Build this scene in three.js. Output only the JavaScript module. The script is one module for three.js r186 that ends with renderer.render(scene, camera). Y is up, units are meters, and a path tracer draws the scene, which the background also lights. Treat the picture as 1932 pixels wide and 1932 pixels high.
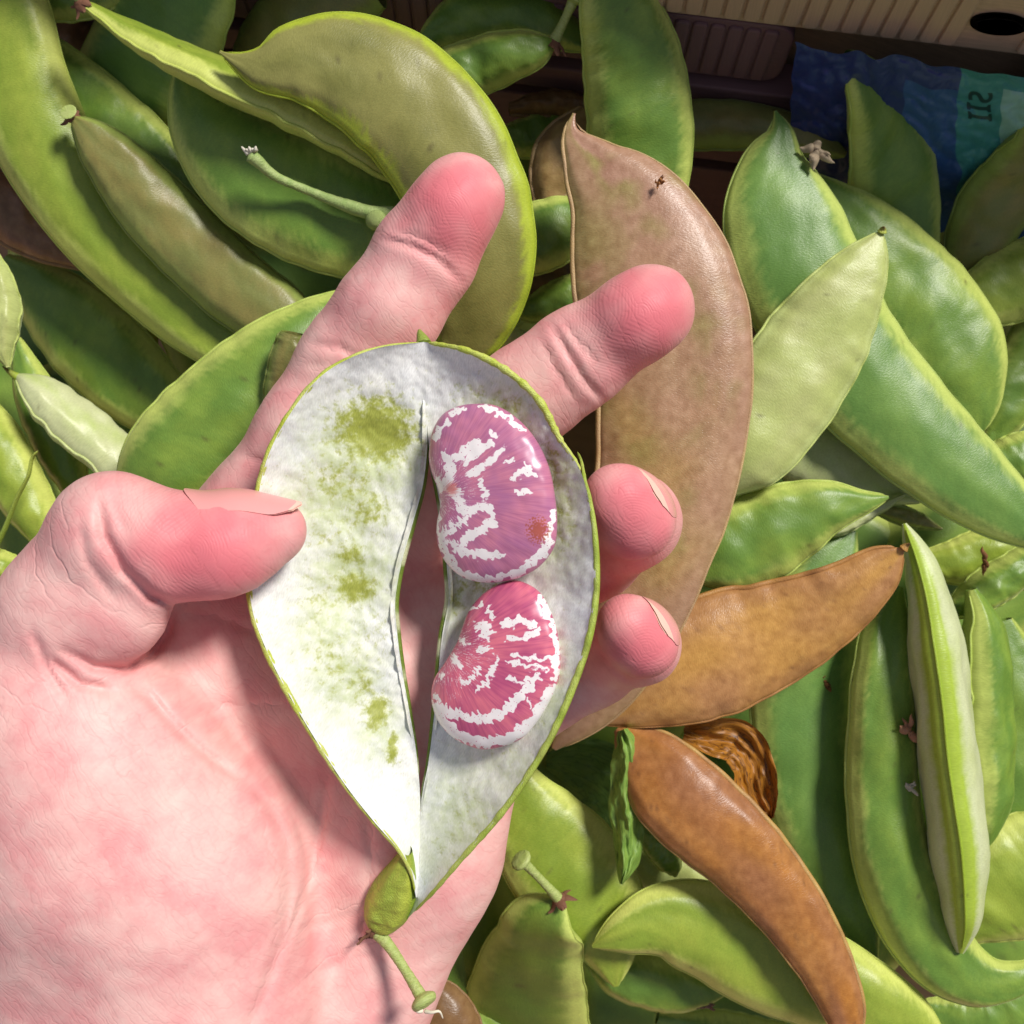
import * as THREE from 'three';
import { mergeGeometries } from 'three/addons/utils/BufferGeometryUtils.js';
import { createNoise2D, createNoise3D } from 'simplex-noise';

// ---------------------------------------------------------------- camera, sky, sun, exposure
const FOV = 48, D0 = 0.205, TILT = 12 * Math.PI / 180, TAN = Math.tan(FOV / 2 * Math.PI / 180);
const scene = new THREE.Scene();
const camera = new THREE.PerspectiveCamera(FOV, 1, 0.01, 20);
camera.position.set(0, D0 * Math.cos(TILT), D0 * Math.sin(TILT));
camera.up.set(0, 1, 0);
camera.lookAt(0, 0, 0);
camera.focus = 0.204;
camera.userData.fStop = 44;

const renderer = new THREE.WebGLRenderer({ antialias: true });
renderer.toneMapping = THREE.LinearToneMapping;
renderer.toneMappingExposure = 0.93;
renderer.shadowMap.enabled = true;

{ // pale hazy daylight sky, a little bluer overhead, brighter toward the horizon
  const w = 64, h = 32, d = new Float32Array(w * h * 4);
  for (let y = 0; y < h; y++) for (let x = 0; x < w; x++) {
    const el = ((y + 0.5) / h - 0.5) * Math.PI, s = Math.max(0, Math.sin(el)), i = (y * w + x) * 4;
    const k = el < 0 ? 0.22 : 1;
    d[i] = k * (0.25 - 0.03 * s); d[i + 1] = k * (0.265 - 0.025 * s); d[i + 2] = k * (0.325 - 0.01 * s); d[i + 3] = 1;
  }
  const sky = new THREE.DataTexture(d, w, h, THREE.RGBAFormat, THREE.FloatType);
  sky.mapping = THREE.EquirectangularReflectionMapping; sky.magFilter = THREE.LinearFilter; sky.needsUpdate = true;
  scene.background = sky; scene.environment = sky;
}
const sun = new THREE.DirectionalLight(new THREE.Color(1, 0.95, 0.89), 4.4);
sun.position.set(0.62, 1.0, -0.46).multiplyScalar(1.5);
sun.shadow.radius = 26; sun.castShadow = true;
sun.shadow.camera.left = sun.shadow.camera.bottom = -0.3; sun.shadow.camera.right = sun.shadow.camera.top = 0.3; sun.shadow.camera.far = 4;
sun.shadow.mapSize.set(2048, 2048);
scene.add(sun);

// ---------------------------------------------------------------- helpers
let seed0 = 12345;
function rngOf(seed) { let a = seed >>> 0; return () => { a = (a + 0x6d2b79f5) | 0; let t = Math.imul(a ^ (a >>> 15), 1 | a); t = (t + Math.imul(t ^ (t >>> 7), 61 | t)) ^ t; return ((t ^ (t >>> 14)) >>> 0) / 4294967296; }; }
const rnd = rngOf(seed0);
const n2 = createNoise2D(rngOf(7)), n3 = createNoise3D(rngOf(11));
const fbm = (x, y, o = 4) => { let s = 0, a = 0.5, f = 1; for (let i = 0; i < o; i++) { s += a * n2(x * f + i * 17.3, y * f - i * 9.1); a *= 0.5; f *= 2.03; } return s; };
const clamp = (x, a = 0, b = 1) => x < a ? a : x > b ? b : x;
const sst = (a, b, x) => { const t = clamp((x - a) / (b - a)); return t * t * (3 - 2 * t); };
const mix = (a, b, t) => a + (b - a) * t;
const lin = (v) => { v /= 255; return v <= 0.04045 ? v / 12.92 : Math.pow((v + 0.055) / 1.055, 2.4); };
const C3 = (r, g, b) => [lin(r), lin(g), lin(b)];
const mixc = (a, b, t) => [a[0] + (b[0] - a[0]) * t, a[1] + (b[1] - a[1]) * t, a[2] + (b[2] - a[2]) * t];

// The heap's own frame: R along the crate, U up the slope, F down into it. at(px, py, h): h millimetres above the level of the palm.
const CAM = camera.position.clone(), F = new THREE.Vector3(0, -Math.cos(TILT), -Math.sin(TILT)), U = new THREE.Vector3(0, Math.sin(TILT), -Math.cos(TILT)), R = new THREE.Vector3(1, 0, 0), Zc = F.clone().negate();
const pxm = (h) => TAN * (D0 - h / 1000) / 966;                      // metres per pixel at level h
function at(px, py, h) {
  const d = D0 - h / 1000;
  return CAM.clone().addScaledVector(F, d).addScaledVector(R, (px - 966) / 966 * TAN * d).addScaledVector(U, (966 - py) / 966 * TAN * d);
}
const local = (px, py, h) => { const k = pxm(h); return [(px - 966) * k, (966 - py) * k, h / 1000]; };   // X, Y, Z in the palm frame
const toWorld = (x, y, z) => new THREE.Vector3().addScaledVector(R, x).addScaledVector(U, y).addScaledVector(Zc, z);

function crom(P, t) { // Catmull-Rom through arrays of numbers, t in 0..1, pieces by chord length in the first two numbers
  if (!P.L) { P.L = [0]; for (let i = 1; i < P.length; i++) P.L.push(P.L[i - 1] + Math.max(1e-9, Math.hypot(P[i][0] - P[i - 1][0], P[i][1] - P[i - 1][1], ((P[i][3] ?? 0) - (P[i - 1][3] ?? 0)) * 8))); }
  const L = P.L, s = clamp(t) * L[L.length - 1];
  let i = 0; while (i < P.length - 2 && s > L[i + 1]) i++;
  const u = (s - L[i]) / (L[i + 1] - L[i]), out = [];
  const a = P[Math.max(0, i - 1)], b = P[i], c = P[i + 1], d = P[Math.min(P.length - 1, i + 2)];
  const l1 = L[i + 1] - L[i], l0 = i > 0 ? L[i] - L[i - 1] : l1, l2 = i < P.length - 2 ? L[i + 2] - L[i + 1] : l1;
  for (let k = 0; k < b.length; k++) {
    const s0 = i > 0 ? (b[k] - a[k]) / l0 : (c[k] - b[k]) / l1, s1 = (c[k] - b[k]) / l1, s2 = i < P.length - 2 ? (d[k] - c[k]) / l2 : s1;
    const m1 = (s0 * l1 + s1 * l0) / (l0 + l1) * l1, m2 = (s1 * l2 + s2 * l1) / (l1 + l2) * l1;
    const u2 = u * u, u3 = u2 * u;
    out.push((2 * u3 - 3 * u2 + 1) * b[k] + (u3 - 2 * u2 + u) * m1 + (-2 * u3 + 3 * u2) * c[k] + (u3 - u2) * m2);
  }
  return out;
}

const taken = new Map();
function numbered(name) { const n = taken.get(name) ?? 0; taken.set(name, n + 1); return n ? name + '_' + String(n).padStart(3, '0') : name; }
function thing(name, label, category, base, group) {
  const o = new THREE.Group(); o.name = numbered(name); o.position.copy(base); scene.add(o);
  o.userData = { label, category }; if (group) o.userData.group = group;
  return o;
}
function part(name, geo, m, parent, root = parent) { // geometry comes in world coordinates
  geo.translate(-root.position.x, -root.position.y, -root.position.z);
  const o = new THREE.Mesh(geo, m); o.name = name; o.castShadow = o.receiveShadow = true; parent.add(o);
  return o;
}
function struct(name, geo, m) { const o = new THREE.Mesh(geo, m); o.name = numbered(name); o.userData = { kind: 'structure' }; o.castShadow = o.receiveShadow = true; scene.add(o); return o; }

function gridGeo(nu, nv, f, closeV = false) { // f(i, j) -> {p:[x,y,z], uv, c}
  const pos = [], uv = [], col = [], idx = []; let hasC = false;
  for (let i = 0; i <= nu; i++) for (let j = 0; j <= nv; j++) {
    const r = f(i / nu, j / nv, i, j); pos.push(r.p[0], r.p[1], r.p[2]); uv.push(r.uv ? r.uv[0] : i / nu, r.uv ? r.uv[1] : j / nv);
    if (r.c) { hasC = true; col.push(r.c[0], r.c[1], r.c[2]); }
  }
  const w = nv + 1;
  for (let i = 0; i < nu; i++) for (let j = 0; j < nv; j++) { const a = i * w + j; idx.push(a, a + w, a + 1, a + 1, a + w, a + w + 1); }
  const g = new THREE.BufferGeometry();
  g.setAttribute('position', new THREE.Float32BufferAttribute(pos, 3)); g.setAttribute('uv', new THREE.Float32BufferAttribute(uv, 2));
  if (hasC) g.setAttribute('color', new THREE.Float32BufferAttribute(col, 3));
  g.setIndex(idx); g.computeVertexNormals();
  if (closeV) { // smooth over the lengthwise join
    const n = g.attributes.normal;
    for (let i = 0; i <= nu; i++) { const a = i * w, b = a + nv, x = n.getX(a) + n.getX(b), y = n.getY(a) + n.getY(b), z = n.getZ(a) + n.getZ(b), l = Math.hypot(x, y, z) || 1; n.setXYZ(a, x / l, y / l, z / l); n.setXYZ(b, x / l, y / l, z / l); }
  }
  return g;
}
function tubeGeo(pts, rad, nu = 60, nv = 10, colf, flat = 1) { // pts: Vector3[], rad(t) metres
  const c = new THREE.CatmullRomCurve3(pts, false, 'centripetal'), fr = c.computeFrenetFrames(nu, false), L = c.getLength();
  const P = c.getSpacedPoints(nu);
  return gridGeo(nu, nv, (u, v, i) => {
    const a = v * Math.PI * 2, r = i === 0 || i === nu ? 0.00001 : rad(u), ca = Math.cos(a) * r, sa = Math.sin(a) * r * flat, p = P[i], N = fr.normals[i], B = fr.binormals[i];
    return { p: [p.x + N.x * ca + B.x * sa, p.y + N.y * ca + B.y * sa, p.z + N.z * ca + B.z * sa], uv: [u * L / 0.04, v * 0.2], c: colf ? colf(u, v) : undefined };
  }, true);
}

// ---------------------------------------------------------------- textures
function dataTex(n, f, srgb = true, rep = true, m = n) {
  const d = new Uint8Array(n * m * 4);
  for (let y = 0; y < m; y++) for (let x = 0; x < n; x++) { const c = f((x + 0.5) / n, (y + 0.5) / m), i = (y * n + x) * 4; d[i] = clamp(c[0]) * 255; d[i + 1] = clamp(c[1]) * 255; d[i + 2] = clamp(c[2]) * 255; d[i + 3] = 255; }
  const t = new THREE.DataTexture(d, n, m, THREE.RGBAFormat); t.magFilter = THREE.LinearFilter; t.minFilter = THREE.LinearFilter;
  if (srgb) t.colorSpace = THREE.SRGBColorSpace;
  t.wrapS = t.wrapT = rep ? THREE.RepeatWrapping : THREE.ClampToEdgeWrapping; t.needsUpdate = true;
  return t;
}
// tiling noise: blend of four shifted samples
function tile(f) { return (u, v) => { const a = f(u, v), b = f(u - 1, v), c = f(u, v - 1), d = f(u - 1, v - 1); return mix(mix(a, b, u), mix(c, d, u), v) / Math.sqrt((u * u + (1 - u) ** 2) * (v * v + (1 - v) ** 2)); }; }
// fine velvety skin of the pods: short fibres running aslant across the pod, over soft blotches
const fibre = tile((u, v) => 0.55 * n2(u * 90 + v * 30, v * 34 - u * 6) + 0.45 * n2(u * 190 + v * 70, v * 80) + 0.5 * fbm(u * 9, v * 9, 4));
const fleck = tile((u, v) => n2(u * 60 + 5, v * 60 + 9));
const podMap = dataTex(1024, (u, v) => { const k = 0.95 + 0.05 * fibre(u, v); return [k, k, k - 0.015]; });
const podBump = dataTex(1024, (u, v) => { const k = 0.5 + 0.2 * fibre(u, v); return [k, k, k]; }, false);
const brownMap = dataTex(1024, (u, v) => { const a = tile((x, y) => fbm(x * 12 + 3, y * 12, 4) + 0.12 * n2(x * 120 + y * 40, y * 50))(u, v), k = 0.92 + 0.10 * a; return [k, k * (0.985 + 0.03 * a), k * (0.97 + 0.06 * a)]; });
// ---------------------------------------------------------------- crate
const Pm = (o) => new THREE.MeshPhysicalMaterial(o);
const grainTex = dataTex(512, (u, v) => { const a = tile((x, y) => 0.6 * n2(x * 4, y * 70) + 0.4 * fbm(x * 20, y * 20, 3))(u, v), k = 0.92 + 0.07 * a; return [k, k * 0.99, k * 0.97]; });
const matCrate = Pm({ color: new THREE.Color(...C3(206, 178, 146)), map: grainTex, roughness: 0.62 });
const matSlat = Pm({ color: new THREE.Color(...C3(138, 104, 110)), map: grainTex, roughness: 0.62 });
const crateA = at(1229, 6, -44), crateB = at(1932, 104, -44);
const crateDir = new THREE.Vector3(crateB.x - crateA.x, 0, crateB.z - crateA.z).normalize(), crateOut = new THREE.Vector3(crateDir.z, 0, -crateDir.x);   // away from the heap
if (crateOut.z > 0) crateOut.negate();
const rimY = (crateA.y + crateB.y) / 2;                        // underside of the top rail
const crateY = rimY - 0.15;                                    // crate floor
const crateMid = new THREE.Vector3((crateA.x + crateB.x) / 2, rimY, (crateA.z + crateB.z) / 2);
const cratePt = (s, y, o) => crateMid.clone().addScaledVector(crateDir, s).addScaledVector(crateOut, o).setY(rimY + y);
const crate = thing('crate', 'cream ribbed plastic crate holding the heap of pods', 'crate', cratePt(0, -0.15, 0));
function barGeo(s0, s1, y0, y1, o0, o1, round = 0.0015, rEnd = 0) { // a rail of the crate wall: rounded profile swept from s0 to s1
  const sh = new THREE.Shape(), r = Math.min(round, (y1 - y0) / 2.1);
  const e = rEnd || r;
  sh.moveTo(s0 + e, y0); sh.lineTo(s1 - r, y0); sh.quadraticCurveTo(s1, y0, s1, y0 + r); sh.lineTo(s1, y1 - r); sh.quadraticCurveTo(s1, y1, s1 - r, y1); sh.lineTo(s0 + r, y1); sh.quadraticCurveTo(s0, y1, s0, y1 - r); sh.lineTo(s0, y0 + e); sh.quadraticCurveTo(s0, y0, s0 + e, y0);
  const g = new THREE.ExtrudeGeometry(sh, { depth: o1 - o0, bevelEnabled: true, bevelSize: 0.0006, bevelThickness: 0.0006, bevelSegments: 2, curveSegments: 8 });
  const m = new THREE.Matrix4().makeBasis(crateDir, new THREE.Vector3(0, 1, 0), crateOut); m.setPosition(cratePt(0, 0, o0));
  if (m.determinant() < 0) { const ix = g.index; if (!ix) { const p = g.attributes.position.array; for (let i = 0; i < p.length; i += 9) for (let k = 0; k < 3; k++) { const t = p[i + 3 + k]; p[i + 3 + k] = p[i + 6 + k]; p[i + 6 + k] = t; } } }
  g.applyMatrix4(m); g.computeVertexNormals();
  const uv = g.attributes.uv; for (let i = 0; i < uv.count; i++) uv.setXY(i, uv.getX(i) / 0.06, uv.getY(i) / 0.06);
  return g;
}
{
  const rail = part('top_rail', barGeo(-0.34, 0.2, 0, 0.027, 0, 0.012, 0.004), matCrate, crate);
  for (let k = 0; k < 58; k++) { // shallow upright ribs moulded on the inner face of the rail
    const s = -0.1 + k * 0.0042;
    if (Math.abs(s + 0.0012 - 0.031) < 0.0072) continue;
    part('rib', barGeo(s, s + 0.0024, 0.0012, 0.0255, -0.0009, 0.0005, 0.0006), matCrate, rail, crate);
  }
  // hand hole: raised lip round a near-black disc, the shade inside painted on
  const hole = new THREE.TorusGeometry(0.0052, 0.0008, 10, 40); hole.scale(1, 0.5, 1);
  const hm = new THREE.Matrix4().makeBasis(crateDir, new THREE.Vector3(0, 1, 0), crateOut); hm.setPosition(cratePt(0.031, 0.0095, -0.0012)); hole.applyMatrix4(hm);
  part('hole_lip', hole, matCrate, rail, crate);
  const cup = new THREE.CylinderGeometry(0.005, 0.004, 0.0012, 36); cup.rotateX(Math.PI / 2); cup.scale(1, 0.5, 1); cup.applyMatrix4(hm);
  part('hole_shade_disc', cup, Pm({ color: new THREE.Color(0.02, 0.02, 0.02), roughness: 0.9 }), rail, crate);
  const slatEnd = 0.0;
  const slat = part('slat', barGeo(-0.34, -0.008, -0.0255, -0.0055, 0.003, 0.009, 0.005), matSlat, crate);
  for (let k = 0; k < 40; k++) part('rib', barGeo(-0.17 + k * 0.004, -0.17 + k * 0.004 + 0.0022, -0.0242, -0.0068, 0.0022, 0.0034, 0.0006), matSlat, slat, crate);
  part('slat', barGeo(-0.34, 0.2, -0.036, -0.0285, 0.001, 0.009, 0.003), matSlat, crate);
  part('slat', barGeo(-0.34, 0.2, -0.064, -0.0445, 0.003, 0.009, 0.003), matSlat, crate);
  part('slat', barGeo(-0.34, 0.2, -0.149, -0.07, 0.003, 0.009, 0.003), matSlat, crate);
  part('added_backing', barGeo(-0.34, 0.2, -0.149, 0.025, 0.0135, 0.0165, 0.002), matCrate, crate);  // added backing, blocks bright sky behind the slat gaps so they stay dark
  part('post', barGeo(0.052, 0.075, -0.028, -0.001, 0.004, 0.009, 0.003), matSlat, crate);
  // floor and the three walls out of the picture
  const fl = new THREE.BoxGeometry(0.54, 0.004, 0.36), m = new THREE.Matrix4().makeBasis(crateDir, new THREE.Vector3(0, 1, 0), crateDir.clone().cross(new THREE.Vector3(0, 1, 0)));
  m.setPosition(cratePt(-0.07, -0.152, -0.175)); fl.applyMatrix4(m); part('floor_panel', fl, matCrate, crate);
  for (const [s, o, a, b] of [[-0.337, -0.17, 0.006, 0.35], [0.197, -0.17, 0.006, 0.35], [-0.07, -0.348, 0.53, 0.006]]) {
    const g = new THREE.BoxGeometry(a, 0.12, b), q = m.clone(); q.setPosition(cratePt(s, -0.089, o)); g.applyMatrix4(q); part('wall_panel', g, matCrate, crate);
  }
}

// ---------------------------------------------------------------- pods
const podMats = {
  green: Pm({ vertexColors: true, map: podMap, bumpMap: podBump, bumpScale: 0.00009, roughness: 0.4, specularIntensity: 0.9, sheen: 0.4, sheenColor: new THREE.Color(0.8, 0.9, 0.65), sheenRoughness: 0.5 }),
  brown: Pm({ vertexColors: true, map: brownMap, bumpMap: podBump, bumpScale: 0.0001, roughness: 0.36, specularIntensity: 0.9, sheen: 0.2, sheenColor: new THREE.Color(0.9, 0.8, 0.7), sheenRoughness: 0.5 }),
};
// colours of the skin: c face, m margin along the seams, p blotches, s seam, kind
const KIN = {
  lime: { c: C3(138, 162, 56), m: C3(212, 222, 118), p: C3(172, 188, 74), s: C3(176, 200, 66), k: 'green' },
  green: { c: C3(108, 144, 58), m: C3(202, 216, 114), p: C3(142, 170, 68), s: C3(158, 190, 66), k: 'green' },
  sea: { c: C3(104, 144, 66), m: C3(202, 218, 118), p: C3(128, 164, 78), s: C3(150, 184, 84), k: 'green' },
  olive: { c: C3(150, 148, 82), m: C3(178, 196, 60), p: C3(118, 120, 58), s: C3(176, 198, 30), k: 'green' },
  khaki: { c: C3(128, 132, 72), m: C3(150, 168, 84), p: C3(150, 138, 78), s: C3(134, 146, 62), k: 'green' },
  pale: { c: C3(188, 200, 120), m: C3(200, 212, 136), p: C3(190, 196, 128), s: C3(196, 212, 92), k: 'green' },
  white: { c: C3(206, 212, 164), m: C3(216, 224, 168), p: C3(188, 206, 124), s: C3(166, 190, 56), k: 'green' },
  edge: { c: C3(210, 218, 172), m: C3(170, 196, 58), p: C3(200, 212, 148), s: C3(150, 180, 44), k: 'green' },
  tan: { c: C3(190, 156, 104), m: C3(194, 160, 124), p: C3(158, 140, 80), s: C3(206, 178, 104), k: 'brown' },
  amber: { c: C3(208, 158, 84), m: C3(170, 118, 70), p: C3(214, 164, 86), s: C3(206, 154, 78), k: 'brown' },
  rust: { c: C3(190, 134, 74), m: C3(172, 124, 82), p: C3(188, 124, 52), s: C3(222, 190, 100), k: 'brown' },
  umber: { c: C3(140, 108, 70), m: C3(150, 118, 80), p: C3(116, 88, 58), s: C3(136, 100, 56), k: 'brown' },
};
const seamMat = Pm({ vertexColors: true, map: podMap, roughness: 0.5, bumpMap: podBump, bumpScale: 0.0002 });
const calyxMat = Pm({ color: new THREE.Color(...C3(128, 88, 66)), map: brownMap, roughness: 0.85 });
const stalkMat = Pm({ vertexColors: true, map: podMap, bumpMap: podBump, bumpScale: 0.0003, roughness: 0.6 });

let podCount = 0;
function podFrame(pts, o) {
  const P = pts.map((q) => [q[0], q[1], Math.max(0.5, q[2]), q[3] ?? o.h, q[4] ?? o.roll ?? 0]);
  const wmax = Math.max(...P.map((q) => q[2] * pxm(q[3])));
  const T0 = 1.12 * (o.T ?? 3.9) / 1000, sd = o.seed;
  const centre = (u) => { const q = crom(P, u); return at(q[0], q[1], q[3]); };
  const memo = new Map();
  const frame = (u) => {
    let f = memo.get(u); if (f) return f;
    const q = crom(P, u), c = at(q[0], q[1], q[3]), e = 0.012, t = centre(Math.min(1, u + e)).sub(centre(Math.max(0, u - e))).normalize();
    const B = new THREE.Vector3().crossVectors(t, Zc).normalize(), N = new THREE.Vector3().crossVectors(B, t).normalize();
    const a = q[4] * Math.PI / 180, b = B.clone().multiplyScalar(Math.cos(a)).addScaledVector(N, Math.sin(a)), n = N.clone().multiplyScalar(Math.cos(a)).addScaledVector(B, -Math.sin(a));
    const w = Math.max(0.0004, q[2] * pxm(q[3])), T = T0 * Math.pow(clamp(w / wmax), 0.75);
    f = { c, t, b, n, w, T }; memo.set(u, f); return f;
  };
  const bulges = o.seeds ?? [0.3, 0.55, 0.78];
  const shape = (u, x, top) => { // point of the cross-section at -1 <= x <= 1
    const f = frame(u), ax = Math.abs(x);
    const prof = Math.pow(Math.max(0, 1 - Math.pow(ax, 3.8)), 0.6) - 0.08 * Math.exp(-(((ax - 0.86) / 0.08) ** 2));
    let bul = 0; for (const s of bulges) bul += Math.exp(-(((u - s) / 0.085) ** 2) - ((x / 0.5) ** 2));
    const rel = 0.07 * n3(u * 6, x * 1.4, sd) + 0.018 * n3(u * 20, x * 4, sd + 3);
    const wavy = (o.wav ?? 1) * (0.0007 * n2(u * 4 + sd, 1.5) + 0.00045 * n2(u * 11 + sd, 4.5)) * Math.sign(x) * ax ** 2 + (o.cup ?? 0) / 1000 * x * x;
    const wob = 1 + 0.018 * n2(u * 9 + sd * 3, Math.sign(x) * 5) * ax;
    const z = (top ? 1 : -1) * f.T * (prof * (1 + rel) + 0.2 * bul * (1 - ax ** 4)) + wavy * clamp(f.w / wmax * 1.5);
    return f.c.clone().addScaledVector(f.b, x * f.w * wob).addScaledVector(f.n, z);
  };
  return { frame, shape, wmax, P };
}
function pod(label, kin, h, pts, o = {}) {
  const id = podCount++; o = { h, seed: id * 7.13 + 1.7, ...o };
  const K = KIN[kin], { frame, shape, wmax } = podFrame(pts, o);
  const len = pts.reduce((s, q, i) => i ? s + Math.hypot(q[0] - pts[i - 1][0], q[1] - pts[i - 1][1]) : 0, 0), L = len * pxm(h);
  const big = len > 420, NU = o.nu ?? (big ? 150 : 80), NV = big ? 56 : 40;
  const root = thing('bean_pod', label, 'bean pod', frame(0.5).c.clone().setY(frame(0.5).c.y), o.group ?? 'bean pods heaped in the crate');
  const sd = o.seed, brown = K.k === 'brown';
  const colour = (u, x) => {
    const s = u * L * 100, ax = Math.abs(x), fib = n2(s * 9 + x * 4, x * 5 + sd) * 0.06 + n2(s * 24 + x * 14, x * 9 + sd) * 0.05;
    const lo = n3(s * 0.55, x * 1.1, sd), md = n3(s * 1.9, x * 2.6, sd + 9);
    let c = mixc(K.c, K.p, clamp(0.28 + 0.5 * lo + 0.16 * md + fib * 2));
    const e = ax + (0.07 * n3(s * 0.6, x, sd + 4) + 0.02 * md + fib * 0.8) * (o.calm ?? 1);
    c = mixc(c, K.m, (brown ? 0.6 : 0.95) * sst(o.mg ?? 0.55, 0.9, e));
    if (brown) { const k = 0.5 + 0.5 * n3(s * 4, x * 7, sd + 2); c = mixc(c, K.p, 0.35 * k); const sp = n3(s * 3, x * 5, sd + 31); if (sp > 0.74) c = mixc(c, C3(120, 84, 54), clamp((sp - 0.74) * 3)); if (o.zone) { const [zc, za] = o.zone(u, x, n3(s * 0.9, x * 1.4, sd + 70) + 0.4 * md); c = mixc(c, zc, 0.85 * za); } if (o.tint) c = mixc(c, o.tint, clamp(0.5 + 0.8 * n3(s * 0.45, x * 0.8, sd + 50)) * 0.8); }
    else { const sp = n3(s * 7, x * 12, sd + 31); if (sp > 0.9) c = mixc(c, C3(92, 84, 50), clamp((sp - 0.9) * 9)); }
    return c;
  };
  const shell = gridGeo(NU, NV, (uu, v) => {
    const u = 0.5 - 0.5 * Math.cos(Math.PI * (0.15 * uu * uu * (3 - 2 * uu) + 0.85 * uu)), a = v * Math.PI * 2, x = Math.cos(a) * (1 - 0.0), top = Math.sin(a) >= 0;
    const p = shape(u, x, top);
    return { p: [p.x, p.y, p.z], uv: [u * L / 0.042 + sd, x * frame(u).w / 0.042 + sd * 0.37], c: colour(u, x) };
  }, true);
  part('shell', shell, podMats[K.k], root);
  for (const side of o.sides ?? [-1, 1]) {
    const n = 40, line = []; for (let i = 0; i <= n; i++) { const u = 0.012 + 0.976 * i / n, f = frame(u); line.push(shape(u, side, true).addScaledVector(f.b, side * 0.0001)); }
    const r = side * (o.flip ? -1 : 1) > 0 ? (brown ? 0.0007 : 0.00038) : (brown ? 0.00034 : 0.00024);
    part('seam', tubeGeo(line, (t) => r * (0.4 + 0.6 * Math.sin(Math.PI * clamp(t, 0.02, 0.98)) ** 0.4), big ? 90 : 50, 8, (u) => { const q = 0.5 + 0.5 * n2(u * 14 + sd, side * 3); return mixc(K.s, K.m, 0.45 + 0.5 * q); }), seamMat, root);
  }
  if (o.stalk) stalk(root, o.stalk.map((q) => at(...q)), o.stalkR ?? 1.1, K, o.calyx !== false, sd);
  if (o.beak) { const pb = o.beak.map((q) => at(...q)); part('beak', tubeGeo(pb, (t) => 0.0011 * (1 - 0.9 * t), 24, 8, (u) => mixc(K.s, C3(110, 84, 52), u)), stalkMat, root); }
  return root;
}
function stalk(root, line, rmm, K, calyx, sd) {
  const r = rmm / 1000;
  part('stalk', tubeGeo(line, (t) => r * (1.15 - 0.35 * Math.sin(Math.PI * t) + (t > 0.86 ? 1.1 * Math.sin(Math.PI * clamp((t - 0.86) / 0.14)) ** 0.7 : 0) + 0.05 * n2(t * 30, sd)), 70, 12, (u, v) => mixc(C3(164, 184, 96), C3(188, 200, 128), 0.5 + 0.5 * n2(u * 20, v * 3 + sd))), stalkMat, root);
  if (calyx) part('calyx', calyxGeo(line[0], line[1].clone().sub(line[0]).normalize(), r * 2.1, sd), calyxMat, root);
}
function calyxGeo(p, dir, r, sd) { // ragged dry collar of little sepals
  const gs = [], q = new THREE.Quaternion().setFromUnitVectors(new THREE.Vector3(0, 1, 0), dir), rr = rngOf(Math.floor(sd * 100) + 3);
  for (let k = 0; k < 7; k++) {
    const a = k / 7 * Math.PI * 2 + rr(), len = r * (0.9 + 0.9 * rr()), w = r * (0.35 + 0.2 * rr()), lift = -0.5 + rr();
    gs.push(gridGeo(6, 4, (u, v) => {
      const x = (v - 0.5) * 2 * w * (1 - u * u * 0.9), rad = r * 0.5 + u * len * 0.7, y = -u * len * 0.9 * (0.4 + lift * 0.5) + 0.25 * r * Math.sin(u * 5 + k) * 0.4 + (1 - (2 * v - 1) ** 2) * r * 0.15;
      return { p: [Math.cos(a) * rad - Math.sin(a) * x, y, Math.sin(a) * rad + Math.cos(a) * x] };
    }));
  }
  const knob = new THREE.SphereGeometry(r * 0.72, 12, 8); knob.scale(1, 0.55, 1); gs.push(knob);
  const g = mergeGeometries(gs.map((x) => { for (const n of Object.keys(x.attributes)) if (!['position', 'normal', 'uv'].includes(n)) x.deleteAttribute(n); return x; }));
  g.applyQuaternion(q); g.translate(p.x, p.y, p.z); return g;
}

{ const g = new THREE.PlaneGeometry(3, 3); g.rotateX(-Math.PI / 2); g.translate(0, crateY - 0.008, 0); struct('ground', g, Pm({ color: new THREE.Color(0.16, 0.15, 0.14), map: grainTex, roughness: 0.9 })); }

// --- the pods that can be seen, from the top of the heap down
const brownTip = [[1705, 1035, -38], [1712, 1028, -37], [1716, 1024, -37]];
pod('large tan-brown pod with a hooked tip, lying under the middle fingertip', 'tan', -34, [[1083, 214, 2], [1077, 240, 11], [1108, 298, 48], [1165, 370, 100], [1215, 470, 140], [1250, 590, 155], [1270, 700, 148], [1270, 810, 138], [1255, 920, 128], [1225, 1030, 118], [1190, 1140, 105, -36], [1145, 1250, 85, -40], [1095, 1340, 55, -44], [1045, 1412, 6, -48]], { T: 3.1, roll: -4, zone: (u, x, n) => [mixc(C3(154, 146, 82), C3(182, 138, 120), sst(-0.5, 0.5, n - x * 0.9)), sst(0.75, 0.2, u + 0.25 * n)], tint: C3(186, 148, 120), seeds: [0.28, 0.5, 0.7] });
pod('crescent olive pod curling round the index fingertip, bright yellow-green rim', 'olive', -30, [[415, 98, 2, -30], [440, 112, 12, -30], [490, 128, 40, -30], [560, 118, 75, -30], [640, 125, 100, -31], [730, 165, 118, -32], [810, 240, 118, -33], [865, 330, 115, -34], [900, 430, 108, -35], [905, 530, 95, -38], [885, 620, 70, -42], [850, 700, 20, -46]], { T: 3.6, mg: 0.74, seeds: [0.36, 0.56, 0.75] });
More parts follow.
